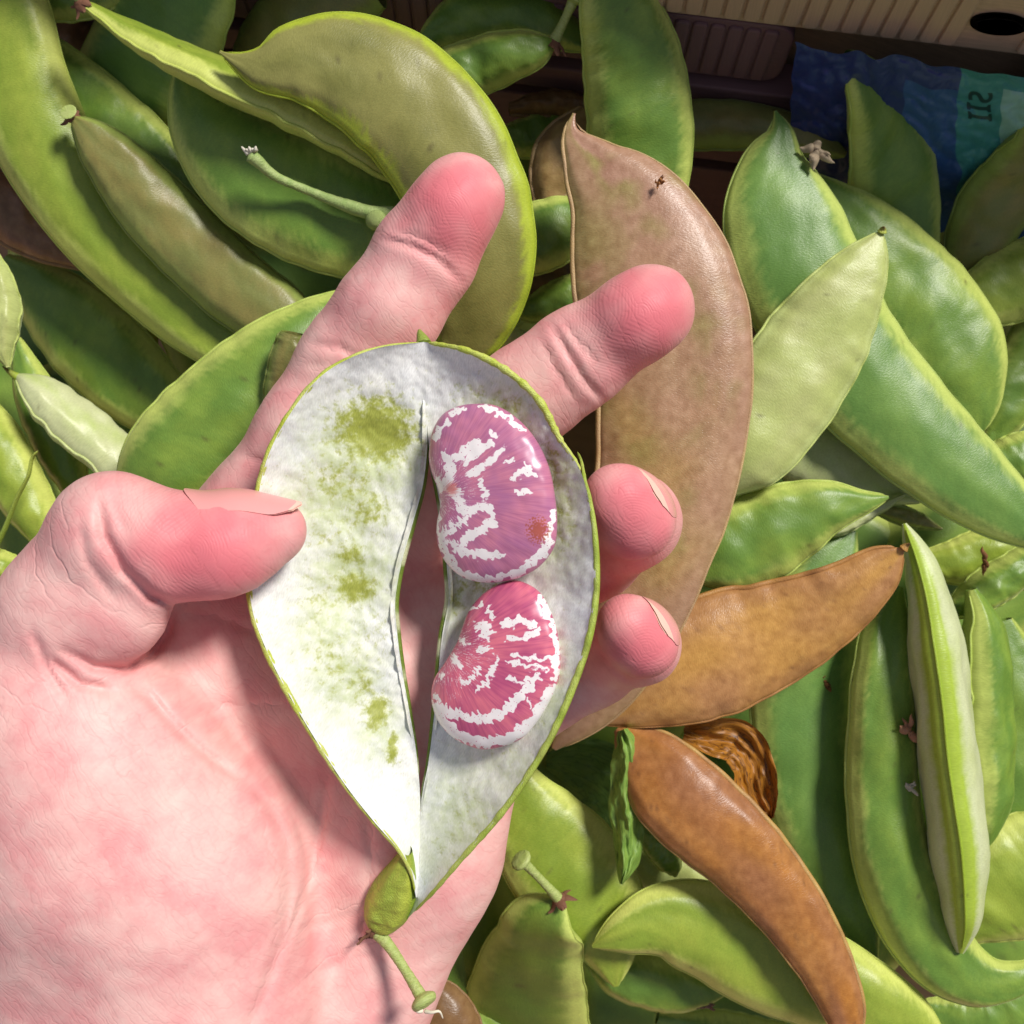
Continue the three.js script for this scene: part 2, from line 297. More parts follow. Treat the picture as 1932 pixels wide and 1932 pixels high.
pod('narrow bright pod turned on its edge beneath the crescent olive pod', 'lime', -40, [[152, 2, 10, -40, 60], [220, 45, 30, -40, 60], [320, 100, 55, -40, 62], [430, 150, 80, -41, 60], [540, 190, 85, -42, 55], [640, 240, 78, -43, 52], [720, 300, 55, -44, 50], [790, 360, 12, -45, 50]], { T: 3.4, stalk: [[152, 2, -39], [143, -8, -38], [130, -20, -37]], seeds: [0.5, 0.7] });
pod('wide dark green pod shaded by the crescent olive pod, loose stalk across it', 'green', -50, [[340, 122, 8, -48], [362, 185, 48, -49], [430, 280, 95, -50], [540, 355, 118], [660, 410, 112], [780, 455, 84], [860, 490, 25]], { T: 4, cup: -0.6 });
pod('olive pod with a dry flower scar at its narrow end', 'khaki', -58, [[136, 222, 6, -50], [165, 250, 30, -51], [220, 310, 55, -53], [290, 390, 68, -56], [370, 470, 72], [450, 545, 70], [540, 610, 60], [620, 680, 20]], { T: 3.6, stalk: [[136, 222, -50], [132, 216, -49], [128, 210, -48]], stalkR: 0.9 });
pod('long light green pod curving down from the corner of the heap', 'lime', -66, [[-10, -90, 50, -52], [14, 20, 78, -54], [50, 190, 90, -58], [112, 320, 88, -61], [200, 440, 80, -64], [300, 540, 73], [400, 622, 65], [490, 680, 45], [550, 715, 8]], { T: 4.2, seeds: [0.3, 0.5, 0.68] });
pod('fresh green pod between the thumb knuckle and the index finger', 'green', -42, [[735, 545, 12, -46], [650, 610, 70, -44], [550, 690, 105], [440, 780, 116], [350, 860, 110], [280, 935, 80, -44], [240, 990, 20, -48]], { T: 4.4 });
pod('torn olive pod end with a dry lip beside the index finger', 'khaki', -33, [[552, 628, 22, -31], [546, 665, 32, -32], [540, 715, 36, -34], [530, 775, 30, -36], [520, 810, 6, -38]], { T: 2.6, seeds: [] });
pod('bluish green pod behind the narrow edge-on pod', 'sea', -86, [[420, -120, 50, -48], [352, 0, 112, -58], [285, 100, 128, -68], [240, 200, 104, -76], [222, 300, 30, -80]], { T: 4 });
pod('light green pod slipped between the long light pod and the bluish one', 'green', -68, [[40, 50, 25], [112, 140, 56], [196, 220, 66], [280, 295, 62], [370, 380, 25]], { T: 3.6 });
pod('dark green pod end against the long light green pod', 'green', -64, [[50, 10, 30], [165, -6, 40], [280, -45, 25]], { T: 3.4 });
pod('dull brownish pod deep under the bluish green one', 'umber', -82, [[50, 20, 30], [130, 75, 50], [230, 130, 40]], { T: 3.4 });
pod('grey-green pod in shade above the crescent olive pod', 'khaki', -62, [[440, 170, 40, -72], [560, 50, 88, -64], [700, -50, 70, -54]], { T: 3.6 });
pod('dark pod behind the stalked green pod by the crate wall', 'green', -56, [[800, 78, 18], [880, 34, 55], [960, 18, 62], [1050, 52, 45], [1112, 92, 8]], { T: 3.8 });
pod('green pod with an upright stalk and brown calyx at its tip', 'green', -50, [[1046, 78, 5, -46], [1020, 90, 28, -46], [960, 106, 44, -47], [890, 132, 52], [820, 165, 50], [750, 205, 20]], { T: 4.6, roll: 14, stalk: [[1044, 80, -46], [1062, 44, -44], [1076, 14, -42], [1086, -8, -41]], stalkR: 1.2 });
pod('tall blunt green pod with scarred side, standing by the crate slat', 'green', -58, [[1135, -80, 30, -36], [1158, 0, 68, -40], [1184, 80, 88, -45], [1203, 180, 97, -50], [1210, 280, 97, -54], [1203, 380, 82, -58], [1185, 480, 30, -60]], { T: 4.4 });
pod('olive-brown pod lying along the foot of the crate wall', 'khaki', -75, [[1250, 240, 40], [1350, 235, 46], [1450, 243, 42], [1540, 268, 30], [1595, 292, 6]], { T: 4 });
pod('tan pod behind the hooked tip of the large brown pod', 'tan', -64, [[1120, 210, 20], [1068, 288, 56], [1062, 370, 52], [1085, 460, 15]], { T: 3.4 });
pod('dark yellow-brown pod under the crate slat', 'umber', -80, [[960, 206, 10], [1040, 196, 24], [1130, 208, 16]], { T: 3.4 });
pod('shaded green pod end between the crescent and the tan pod', 'green', -82, [[940, 270, 25], [1020, 255, 40], [1095, 236, 12]], { T: 3.4 });
pod('short stretch of green pod between crescent rim and large brown pod', 'green', -54, [[890, 500, 20], [980, 462, 62], [1090, 420, 52], [1170, 390, 16]], { T: 3.8 });
pod('yellow-brown pod deep between crescent and large brown pod', 'umber', -80, [[940, 605, 12], [1010, 540, 40], [1095, 478, 32]], { T: 3.4 });
pod('small green pod arching above the middle finger', 'green', -66, [[955, 590, 4], [1010, 582, 27], [1072, 560, 38], [1145, 535, 22]], { T: 3.2 });
pod('pale pod tip peeping above the middle finger', 'pale', -62, [[920, 610, 4], [955, 636, 22], [1010, 664, 24], [1060, 690, 8]], { T: 3 });

pod('pale translucent green pod with a torn tip beside the large brown pod', 'pale', -45, [[1664, 436, 3, -44], [1645, 475, 34, -44], [1600, 550, 70, -44], [1550, 630, 94], [1500, 710, 101], [1450, 790, 95], [1400, 862, 78], [1345, 930, 20, -48]], { T: 3, mg: 0.8, beak: [[1664, 438, -43.5], [1666, 432, -43], [1668, 428, -42]] });
pod('long bluish green pod with a hooked tip running beneath the pale pod', 'sea', -55, [[1463, 210, 2, -54], [1472, 242, 20, -54], [1462, 300, 60], [1470, 390, 106], [1500, 490, 120], [1545, 590, 119], [1610, 690, 113], [1690, 780, 103], [1780, 865, 92], [1870, 940, 70], [1950, 1000, 38], [2000, 1035, 6]], { T: 4.4, nu: 180, seeds: [0.3, 0.48, 0.64, 0.8] });
pod('broad green pod tucked behind the long bluish green pod', 'green', -68, [[1525, 335, 15], [1600, 420, 72], [1690, 520, 97], [1770, 620, 106], [1820, 710, 86], [1845, 785, 36], [1850, 818, 4]], { T: 4.2 });
pod('dark upright pod half in the shadow of the crate rail', 'green', -86, [[1598, 100, 8, -46], [1625, 150, 44, -53], [1655, 220, 70, -63], [1680, 310, 86, -72], [1690, 400, 86, -79], [1690, 490, 74, -84], [1680, 570, 20, -88]], { T: 4 });
pod('shaded olive pod leaning against the blue plastic bag', 'khaki', -88, [[1965, 215, 25, -56], [1922, 310, 60, -70], [1872, 400, 70, -80], [1830, 485, 50, -86], [1795, 560, 8, -90]], { T: 4 });
pod('bright green pod running out from behind the broad green pod', 'lime', -82, [[1770, 580, 15], [1850, 562, 56], [1930, 526, 72], [2030, 475, 50]], { T: 4.2 });
pod('green pod end under the tail of the long bluish pod', 'green', -76, [[1820, 900, 15], [1905, 872, 48], [1990, 846, 40]], { T: 3.8 });
pod('dark green pod beside the tail of the broad green pod', 'green', -94, [[1860, 850, 15], [1910, 740, 55], [1960, 620, 45]], { T: 3.8 });
pod('small green pod with a drawn-out point beside the orange-brown pod', 'green', -52, [[1676, 938, 3, -50], [1630, 948, 22, -50], [1560, 958, 52, -50], [1490, 986, 76, -51], [1420, 1020, 86], [1350, 1052, 72], [1290, 1080, 14]], { T: 4.2 });
pod('whitish green pod showing under the pale translucent one', 'white', -66, [[1742, 946, 3], [1690, 934, 18], [1620, 904, 52], [1550, 868, 68], [1490, 835, 60], [1420, 795, 14]], { T: 3.4 });
pod('thin pale pod edge under the small pointed green pod', 'white', -64, [[1705, 934, 3], [1640, 966, 13], [1580, 996, 14], [1520, 1012, 4]], { T: 2.4, seeds: [] });
pod('tiny pointed pod tip under the long bluish pod', 'khaki', -72, [[1640, 955, 8], [1715, 976, 17], [1776, 998, 2]], { T: 2.4, seeds: [] });
pod('orange-brown pod with a split beak, under the large tan-brown pod', 'amber', -48, [[1703, 1036, 5, -42], [1680, 1055, 30, -43], [1620, 1108, 58, -44], [1540, 1158, 79, -46], [1450, 1200, 99], [1350, 1236, 113], [1260, 1282, 96], [1180, 1330, 50, -50], [1125, 1362, 6, -52]], { T: 2.5, seeds: [0.45, 0.6], tint: C3(186, 136, 92), beak: [[1704, 1036, -41.5], [1711, 1029, -41], [1717, 1026, -40]] });
pod('rust-brown pod with a pale yellow seam, bending out of the heap', 'rust', -46, [[1170, 1370, 15, -52], [1220, 1430, 62, -50], [1270, 1490, 82, -47], [1340, 1555, 83], [1410, 1620, 76], [1470, 1690, 67], [1520, 1760, 59], [1560, 1830, 49], [1590, 1905, 38], [1606, 2000, 12]], { T: 2.9, flip: true, tint: C3(164, 112, 76) });
pod('hook-ended bright green pod beside the edge-on pale pod', 'green', -56, [[1697, 1108, 8, -60], [1680, 1160, 38, -59], [1668, 1260, 56], [1664, 1380, 65], [1666, 1500, 70], [1680, 1600, 74], [1712, 1690, 78], [1755, 1770, 74], [1810, 1830, 60], [1865, 1852, 47], [1915, 1845, 34], [1965, 1812, 8]], { T: 5, nu: 180, mg: 0.56, seeds: [0.35, 0.55] });
pod('pale pod standing on edge, its green seam facing up', 'edge', -52, [[1706, 988, 3, -50, 68], [1738, 1070, 52, -50, 68], [1758, 1160, 80, -51, 68], [1775, 1290, 95, -51, 70], [1788, 1420, 98, -51, 70], [1803, 1540, 98, -51, 72], [1812, 1660, 80, -51, 74], [1813, 1750, 48, -51, 76], [1812, 1798, 6, -50, 76]], { T: 5, mg: 0.8, calm: 0.3, wav: 0.1, seeds: [0.3, 0.55, 0.75] });
pod('green pod tilted on its side behind the edge-on pale pod', 'green', -68, [[1832, 1112, 8, -66, 40], [1853, 1180, 40, -66, 40], [1860, 1290, 52, -67, 40], [1864, 1400, 54, -67, 40], [1864, 1490, 50, -67, 40], [1856, 1570, 26, -67, 40], [1850, 1608, 3, -67, 40]], { T: 4.4 });
pod('deep green pod behind the tilted one at the heap side', 'green', -84, [[1890, 1170, 20], [1920, 1290, 66], [1935, 1430, 80], [1930, 1550, 70], [1890, 1660, 14]], { T: 4 });
pod('broad olive-green pod beneath the hooked bright pod', 'lime', -76, [[1775, 1780, 12], [1860, 1695, 98], [1950, 1640, 112], [2050, 1580, 60]], { T: 4 });
pod('dark olive pod below the curl of the hooked bright pod', 'green', -84, [[1740, 1900, 15], [1840, 1925, 62], [1950, 1880, 55]], { T: 3.8 });
pod('green pod running behind the orange-brown and hooked pods', 'sea', -68, [[1606, 998, 14], [1566, 1060, 62], [1530, 1160, 92], [1512, 1280, 97], [1518, 1400, 94], [1538, 1520, 87], [1572, 1630, 76], [1612, 1730, 54], [1650, 1815, 8]], { T: 4.2, seeds: [0.3, 0.5, 0.7] });
pod('plump green pod with a point, crossed by the rust-brown pod', 'lime', -58, [[1118, 1786, 3, -54], [1168, 1762, 38, -54], [1250, 1735, 70, -56], [1350, 1760, 92], [1450, 1808, 97], [1550, 1850, 90], [1640, 1890, 76], [1720, 1932, 50], [1790, 1985, 10]], { T: 4.6 });
pod('green pod lying under the point of the plump green one', 'green', -72, [[1098, 1795, 6], [1160, 1832, 40], [1230, 1852, 52], [1310, 1862, 42], [1385, 1862, 6]], { T: 4 });
pod('large yellow-green pod beside the heel of the palm', 'lime', -63, [[945, 1410, 15], [985, 1515, 72], [1035, 1592, 102], [1090, 1665, 110], [1132, 1735, 90], [1152, 1805, 48], [1162, 1860, 6]], { T: 4.2 });
pod('dark olive pod with a knobbed stalk, shaded by the hand', 'green', -60, [[1060, 1698, 10, -52, -10], [1042, 1718, 46, -53, -14], [1016, 1790, 88, -64, -16], [1000, 1870, 112, -77, -16], [990, 1960, 118, -90, -16], [985, 2060, 50, -102, -16]], { T: 3.4, stalk: [[1055, 1697, -51], [1030, 1670, -49], [1003, 1642, -47], [978, 1618, -45]], stalkR: 1.15 });
pod('brownish pod end peeping out below the palm', 'umber', -56, [[786, 1838, 10], [832, 1905, 54], [856, 1990, 60], [870, 2080, 20]], { T: 3.6 });
pod('green pod strip at the foot of the dark olive pod', 'green', -86, [[850, 1886, 8], [930, 1940, 40], [1030, 1985, 40]], { T: 3.6 });
pod('bluish pod below the lower green pod', 'sea', -86, [[1240, 1920, 12], [1330, 1950, 46], [1480, 1970, 40]], { T: 3.6 });
pod('pale olive pod seen through the gap by the rust-brown pod', 'pale', -76, [[1180, 1606, 10], [1250, 1652, 42], [1325, 1642, 48], [1400, 1600, 20]], { T: 3.4 });
pod('small dark pod stub with a brown end under the rust-brown pod', 'green', -66, [[1205, 1560, 14], [1245, 1600, 26], [1268, 1635, 18], [1274, 1652, 4]], { T: 3.6, seeds: [] });

pod('brown pod end sticking out from under the long light pod', 'umber', -78, [[-80, 330, 40], [10, 392, 58], [90, 455, 40], [168, 507, 4]], { T: 3.8, tint: C3(150, 110, 84) });
pod('wide dark green pod in the hollow beside the pale young pod', 'green', -88, [[10, 490, 14], [90, 560, 64], [170, 640, 84], [255, 722, 78], [335, 792, 50], [395, 850, 8]], { T: 4 });
pod('small yellowish pod with a brown streak by the heap edge', 'pale', -56, [[-25, 475, 15], [4, 540, 26], [12, 600, 26], [8, 660, 17], [16, 694, 2]], { T: 3.6, seeds: [] });
pod('whitish young pod with a long thin beak', 'white', -62, [[32, 710, 5, -60, 50], [66, 734, 34, -60, 50], [120, 780, 50, -61, 50], [180, 830, 52, -62, 50], [240, 882, 48, -63, 50], [300, 940, 12, -64, 50]], { T: 4.2, seeds: [], beak: [[34, 712, -60], [18, 702, -59], [4, 690, -58]] });
pod('bright green pod slanting down beside the thumb knuckle', 'lime', -66, [[-75, 720, 20], [-12, 828, 50], [34, 912, 50], [75, 988, 38], [104, 1060, 6]], { T: 4.4 });
pod('green pod between the slanting pod and the whitish young pod', 'green', -76, [[30, 640, 10], [70, 750, 40], [110, 840, 44], [140, 915, 28], [152, 975, 4]], { T: 4 });
pod('green pod end under the base of the thumb', 'lime', -64, [[-60, 1030, 12], [0, 1066, 27], [70, 1085, 12]], { T: 3.6 });
pod('green pod along the underside of the long bluish tail', 'lime', -84, [[1720, 1062, 14], [1815, 1058, 46], [1900, 1032, 52], [1990, 1004, 30]], { T: 3.8 });
pod('dark green pod crossing below, brown flower scrap on it', 'green', -74, [[1770, 1168, 8], [1850, 1118, 36], [1950, 1056, 36]], { T: 4 });

// --- pods lower down, glimpsed through the gaps
{
  const rr = rngOf(99);
  const spots = [[620, 1250], [800, 1480], [380, 1500], [560, 1780], [700, 1000], [250, 1250], [200, 1750], [900, 1150], [620, 560], [1380, 1000], [1100, 640], [420, 640], [1680, 1560], [1760, 1700], [60, 960], [560, 760], [1800, 1000], [1560, 1880], [1180, 1720], [1400, 1430], [1330, 1420], [1120, 1480], [1240, 1480], [900, 1780], [860, 1860], [1250, 1900], [1450, 1900], [1640, 1060], [1850, 1150], [1880, 1450], [1700, 480], [1800, 620], [200, 760], [120, 560], [40, 800], [960, 420], [1480, 940], [1500, 1380], [1760, 1260], [1000, 1640]];
  for (const [x, y] of spots) {
    const a = rr() * Math.PI, l = 260 + rr() * 120, w = 80 + rr() * 30, h = (y > 900 && x < 950 ? -88 : -104) - rr() * 12, b = (rr() - 0.5) * 90, c = Math.cos(a), s = Math.sin(a);
    const pts = [-1, -0.8, -0.4, 0, 0.4, 0.8, 1].map((t) => [x + c * l * t - s * b * t * t, y + s * l * t + c * b * t * t, Math.max(3, w * Math.sqrt(Math.max(0, 1 - t * t * t * t))), h]);
    pod('green pod low in the heap, glimpsed through the gaps', ['green', 'green', 'sea', 'green'][Math.floor(rr() * 4)], h, pts, { group: 'pods low in the heap', T: 3.8, nu: 50 });
  }
}
// ---------------------------------------------------------------- the hand: joints with radii, blended as one surface
const J = (px, py, h, rpx) => { const l = local(px, py, h); return [l[0], l[1], l[2], rpx * pxm(h)]; };
const bones = [];   // { a, b, g } g = group
const chain = (g, ...js) => { for (let i = 0; i + 1 < js.length; i++) bones.push({ a: js[i], b: js[i + 1], g }); };
const blob = (g, j) => bones.push({ a: j, b: j, g });
// index
chain(0, J(873, 372, -7, 81), J(800, 484, -9, 90), J(672, 688, -15, 103), J(490, 1010, -19, 123));
blob(0, J(850, 400, -4, 75)); blob(0, J(735, 585, -10, 92)); blob(0, J(590, 830, -15, 103));
// middle
chain(1, J(1229, 582, -5, 82), J(1090, 678, -9, 88), J(900, 812, -16, 99), J(650, 1090, -21, 117));
blob(1, J(1200, 598, -2, 77)); blob(1, J(1000, 740, -11, 87));
// ring, curled up round the pod
chain(2, J(1164, 942, 5, 66), J(1204, 985, 2, 68)); chain(2, J(1184, 964, 2, 76), J(1196, 985, -11, 84), J(1120, 1040, -24, 88), J(800, 1190, -22, 108));
// little finger
chain(3, J(1182, 1178, 4, 56), J(1216, 1216, 1, 62)); chain(3, J(1200, 1200, 1, 68), J(1204, 1214, -11, 74), J(1122, 1256, -23, 70), J(925, 1360, -22, 92));
// palm
chain(4, J(490, 1010, -19, 128), J(330, 2020, -24, 190)); chain(4, J(650, 1090, -21, 125), J(400, 2040, -26, 190)); chain(4, J(800, 1190, -23, 120), J(470, 2050, -26, 180)); chain(4, J(922, 1358, -23, 98), J(795, 1630, -22, 120), J(600, 2040, -22, 160));
blob(4, J(520, 1240, -18, 140)); blob(4, J(390, 1230, -17, 150)); blob(4, J(300, 1280, -12, 125)); blob(4, J(690, 1330, -22, 150)); blob(4, J(760, 1560, -18, 130));
chain(4, J(400, 2040, -24, 260), J(330, 2500, -18, 265), J(300, 3100, -12, 300));
chain(4, J(520, 2040, -24, 220), J(480, 2500, -18, 250), J(470, 3100, -12, 290));
// ball of the thumb
chain(5, J(70, 1300, 6, 165), J(190, 1560, 0, 235), J(330, 1860, -8, 235), J(370, 2150, -14, 230));
chain(5, J(255, 1480, 0, 170), J(345, 1640, -3, 195), J(370, 1850, -8, 190));
blob(5, J(150, 1400, 6, 180)); chain(5, J(70, 1640, -6, 205), J(150, 2100, -16, 230));
// thumb
chain(6, J(519, 999, 12.5, 58), J(455, 1016, 14.5, 85), J(310, 1032, 17, 102), J(212, 1004, 17, 108));
chain(6, J(212, 1008, 16, 108), J(130, 1150, 12, 126), J(60, 1290, 7, 146));
blob(6, J(225, 1150, 14, 100)); blob(6, J(410, 1045, 18, 84)); blob(6, J(165, 1235, 12, 82)); blob(6, J(200, 1262, 8, 58));
for (const b of bones) { b.d = [b.b[0] - b.a[0], b.b[1] - b.a[1], b.b[2] - b.a[2]]; b.l2 = b.d[0] ** 2 + b.d[1] ** 2 + b.d[2] ** 2; }
const byGroup = [0, 1, 2, 3, 4, 5, 6].map((g) => bones.filter((b) => b.g === g));
const kIn = [0.004, 0.004, 0.003, 0.003, 0.011, 0.012, 0.0035];
const smin = (a, b, k) => { const h = Math.max(k - Math.abs(a - b), 0) / k; return Math.min(a, b) - h * h * k * 0.25; };
// creases of the palm side, as lines on the skin (pixels) with width (px) and depth (mm)
const creases = [
  [[[186, 945], [196, 1010], [232, 1075], [285, 1125], [330, 1143]], 9, 1.5],
  [[[150, 985], [165, 1060], [215, 1130]], 8, 0.5], [[[205, 930], [240, 1010]], 7, 0.35],
  [[[330, 1150], [318, 1195], [285, 1238], [240, 1262], [180, 1258], [120, 1228]], 8, 1.7],
  [[[246, 1300], [280, 1312], [330, 1370], [390, 1425], [455, 1470]], 9, 1.2], [[[455, 1470], [510, 1520], [540, 1600], [546, 1680], [535, 1770], [500, 1870], [460, 1960]], 10, 0.7],
  [[[215, 1306], [150, 1290], [90, 1240]], 7, 1.1], [[[130, 1330], [90, 1260], [60, 1190]], 8, 0.7],
  [[[722, 452], [770, 462], [825, 490], [868, 530]], 7, 0.75], [[[738, 436], [800, 452], [850, 485]], 6, 0.35],
  [[[588, 650], [640, 655], [700, 690], [760, 745]], 8, 0.6], [[[570, 690], [640, 690], [700, 730]], 6, 0.3], [[[455, 860], [520, 880], [600, 930]], 7, 0.4],
  [[[1040, 612], [1068, 660], [1100, 715], [1138, 756]], 8, 0.8], [[[1060, 602], [1090, 645], [1130, 690]], 6, 0.35], [[[1020, 640], [1050, 700], [1090, 760]], 5, 0.3],
  [[[618, 1470], [604, 1560], [583, 1660], [550, 1752], [520, 1830]], 7, 0.6], [[[690, 1520], [700, 1620], [690, 1740], [640, 1860]], 7, 0.35], [[[545, 1760], [640, 1735], [740, 1700]], 6, 0.3], [[[540, 1860], [660, 1810], [760, 1790]], 5, 0.25],
  [[[1120, 1225], [1150, 1255], [1195, 1285]], 6, 0.7], [[[320, 1160], [400, 1160], [500, 1200]], 8, 0.5], [[[300, 1390], [420, 1330], [560, 1330]], 5, 0.2],
].map(([l, w, d]) => [l, Math.max(10, w * 1.25), d * 0.8]).map(([l, w, d]) => ({ l, w, d: d / 1000, x0: Math.min(...l.map((p) => p[0])) - 3 * w, x1: Math.max(...l.map((p) => p[0])) + 3 * w, y0: Math.min(...l.map((p) => p[1])) - 3 * w, y1: Math.max(...l.map((p) => p[1])) + 3 * w }));
function segDist(px, py, l) { let best = 1e9, tt = 0; for (let i = 0; i + 1 < l.length; i++) { const ax = l[i][0], ay = l[i][1], bx = l[i + 1][0] - ax, by = l[i + 1][1] - ay, t = clamp(((px - ax) * bx + (py - ay) * by) / (bx * bx + by * by)), d = Math.hypot(px - ax - bx * t, py - ay - by * t); if (d < best) { best = d; tt = (i + t) / (l.length - 1); } } return [best, tt]; }
function creaseAt(px, py) { let s = 0; for (const c of creases) { if (px < c.x0 || px > c.x1 || py < c.y0 || py > c.y1) continue; const [d, t] = segDist(px, py, c.l); if (d < 3 * c.w) s = Math.max(s, c.d * Math.exp(-((d / c.w) ** 2)) * Math.min(1, 0.25 + 4 * Math.min(t, 1 - t))); } return s; }
function crackAt(px, py) { let s = 0; for (const c of creases) { if (px < c.x0 || px > c.x1 || py < c.y0 || py > c.y1) continue; const [d, t] = segDist(px + 5 * n2(px * 0.03, py * 0.03), py + 5 * n2(px * 0.03 + 7, py * 0.03), c.l); s = Math.max(s, Math.exp(-((d / 2.4) ** 2)) * Math.min(1, 5 * Math.min(t, 1 - t))); } return s; }
function handSdf(x, y, z, detail = true) {
  let D = 1e9; const gd = [];
  for (let g = 0; g < 7; g++) {
    let d = 1e9; const k = kIn[g];
    for (const b of byGroup[g]) {
      const qx = x - b.a[0], qy = y - b.a[1], qz = z - b.a[2], t = b.l2 > 0 ? clamp((qx * b.d[0] + qy * b.d[1] + qz * b.d[2]) / b.l2) : 0;
      d = smin(d, Math.hypot(qx - t * b.d[0], qy - t * b.d[1], qz - t * b.d[2]) - mix(b.a[3], b.b[3], t), k);
    }
    gd.push(d);
  }
  D = smin(gd[0], gd[4], 0.006); D = smin(D, gd[1], 0.0035); D = smin(D, gd[2], 0.003); D = smin(D, gd[3], 0.003); D = smin(D, gd[5], 0.0036); D = smin(D, gd[6], 0.0028);
  if (detail && Math.abs(D) < 0.004) {
    const k = pxm(z * 1000), px = 966 + x / k, py = 966 - y / k;
    if (z > -0.03) D += creaseAt(px, py) * sst(-0.03, -0.02, z);
    D += 0.00022 * n3(x * 55, y * 55, z * 55) + 0.00006 * n3(x * 190, y * 190, z * 190);
  }
  return D;
}
function surfaceNet(f, lo, hi, cell) {
  const n = [0, 1, 2].map((k) => Math.ceil((hi[k] - lo[k]) / cell / 8) * 8 + 1), [nx, ny, nz] = n, V = new Float32Array(nx * ny * nz).fill(1), id = (i, j, k) => (k * ny + j) * nx + i;
  const reach = cell * 8 * 0.9 + 0.003, blocks = [];
  for (let k = 0; k < nz - 1; k += 8) for (let j = 0; j < ny - 1; j += 8) for (let i = 0; i < nx - 1; i += 8) {
    const d = f(lo[0] + (i + 4) * cell, lo[1] + (j + 4) * cell, lo[2] + (k + 4) * cell, false);
    if (Math.abs(d) > reach) { const s = d > 0 ? 1 : -1; for (let c = 0; c <= 8; c++) for (let b = 0; b <= 8; b++) for (let a = 0; a <= 8; a++) { const q = id(i + a, j + b, k + c); if (V[q] === 1) V[q] = s; } } else blocks.push([i, j, k]);
  }
  const done = new Uint8Array(nx * ny * nz);
  for (const [i, j, k] of blocks) for (let c = 0; c <= 8; c++) for (let b = 0; b <= 8; b++) for (let a = 0; a <= 8; a++) { const q = id(i + a, j + b, k + c); if (done[q]) continue; done[q] = 1; V[q] = f(lo[0] + (i + a) * cell, lo[1] + (j + b) * cell, lo[2] + (k + c) * cell); }
  const vid = new Int32Array(nx * ny * nz).fill(-1), pos = [], idx = [];
  for (const [bi, bj, bk] of blocks) for (let c = 0; c < 8; c++) for (let b = 0; b < 8; b++) for (let a = 0; a < 8; a++) {
    const i = bi + a, j = bj + b, k = bk + c; let m = 0; const v = [];
    for (let q = 0; q < 8; q++) { const w = V[id(i + (q & 1), j + (q >> 1 & 1), k + (q >> 2))]; v.push(w); if (w < 0) m |= 1 << q; }
    if (m === 0 || m === 255) continue;
    let sx = 0, sy = 0, sz = 0, e = 0;
    for (let q = 0; q < 8; q++) for (const bit of [1, 2, 4]) { const r = q | bit; if (r === q || (v[q] < 0) === (v[r] < 0)) continue; const t = v[q] / (v[q] - v[r]); sx += (q & 1) + (bit === 1 ? t : 0); sy += (q >> 1 & 1) + (bit === 2 ? t : 0); sz += (q >> 2) + (bit === 4 ? t : 0); e++; }
    vid[id(i, j, k)] = pos.length / 3; pos.push(lo[0] + (i + sx / e) * cell, lo[1] + (j + sy / e) * cell, lo[2] + (k + sz / e) * cell);
  }
  const st = [1, nx, nx * ny];
  for (const [bi, bj, bk] of blocks) for (let c = 0; c < 8; c++) for (let b = 0; b < 8; b++) for (let a = 0; a < 8; a++) {
    const i = bi + a, j = bj + b, k = bk + c; if (!i || !j || !k) continue; const q = id(i, j, k), s = V[q] < 0;
    for (let ax = 0; ax < 3; ax++) { const r = q + st[ax]; if ((V[r] < 0) === s) continue; const u = st[(ax + 1) % 3], w = st[(ax + 2) % 3], A = vid[q], B = vid[q - u], Cc = vid[q - u - w], Dd = vid[q - w]; if (A < 0 || B < 0 || Cc < 0 || Dd < 0) continue; if (s) idx.push(A, B, Cc, A, Cc, Dd); else idx.push(A, Cc, B, A, Dd, Cc); }
  }
  // settle the vertices on the surface
  const nor = new Float32Array(pos.length), e = cell * 0.6;
  for (let i = 0; i < pos.length; i += 3) {
    const [x, y, z] = [pos[i], pos[i + 1], pos[i + 2]];
    let gx = f(x + e, y, z) - f(x - e, y, z), gy = f(x, y + e, z) - f(x, y - e, z), gz = f(x, y, z + e) - f(x, y, z - e); const l = Math.hypot(gx, gy, gz) || 1; gx /= l; gy /= l; gz /= l;
    const d = clamp(f(x, y, z), -cell * 0.5, cell * 0.5); pos[i] -= gx * d; pos[i + 1] -= gy * d; pos[i + 2] -= gz * d; nor[i] = gx; nor[i + 1] = gy; nor[i + 2] = gz;
  }
  return { pos, nor, idx };
}
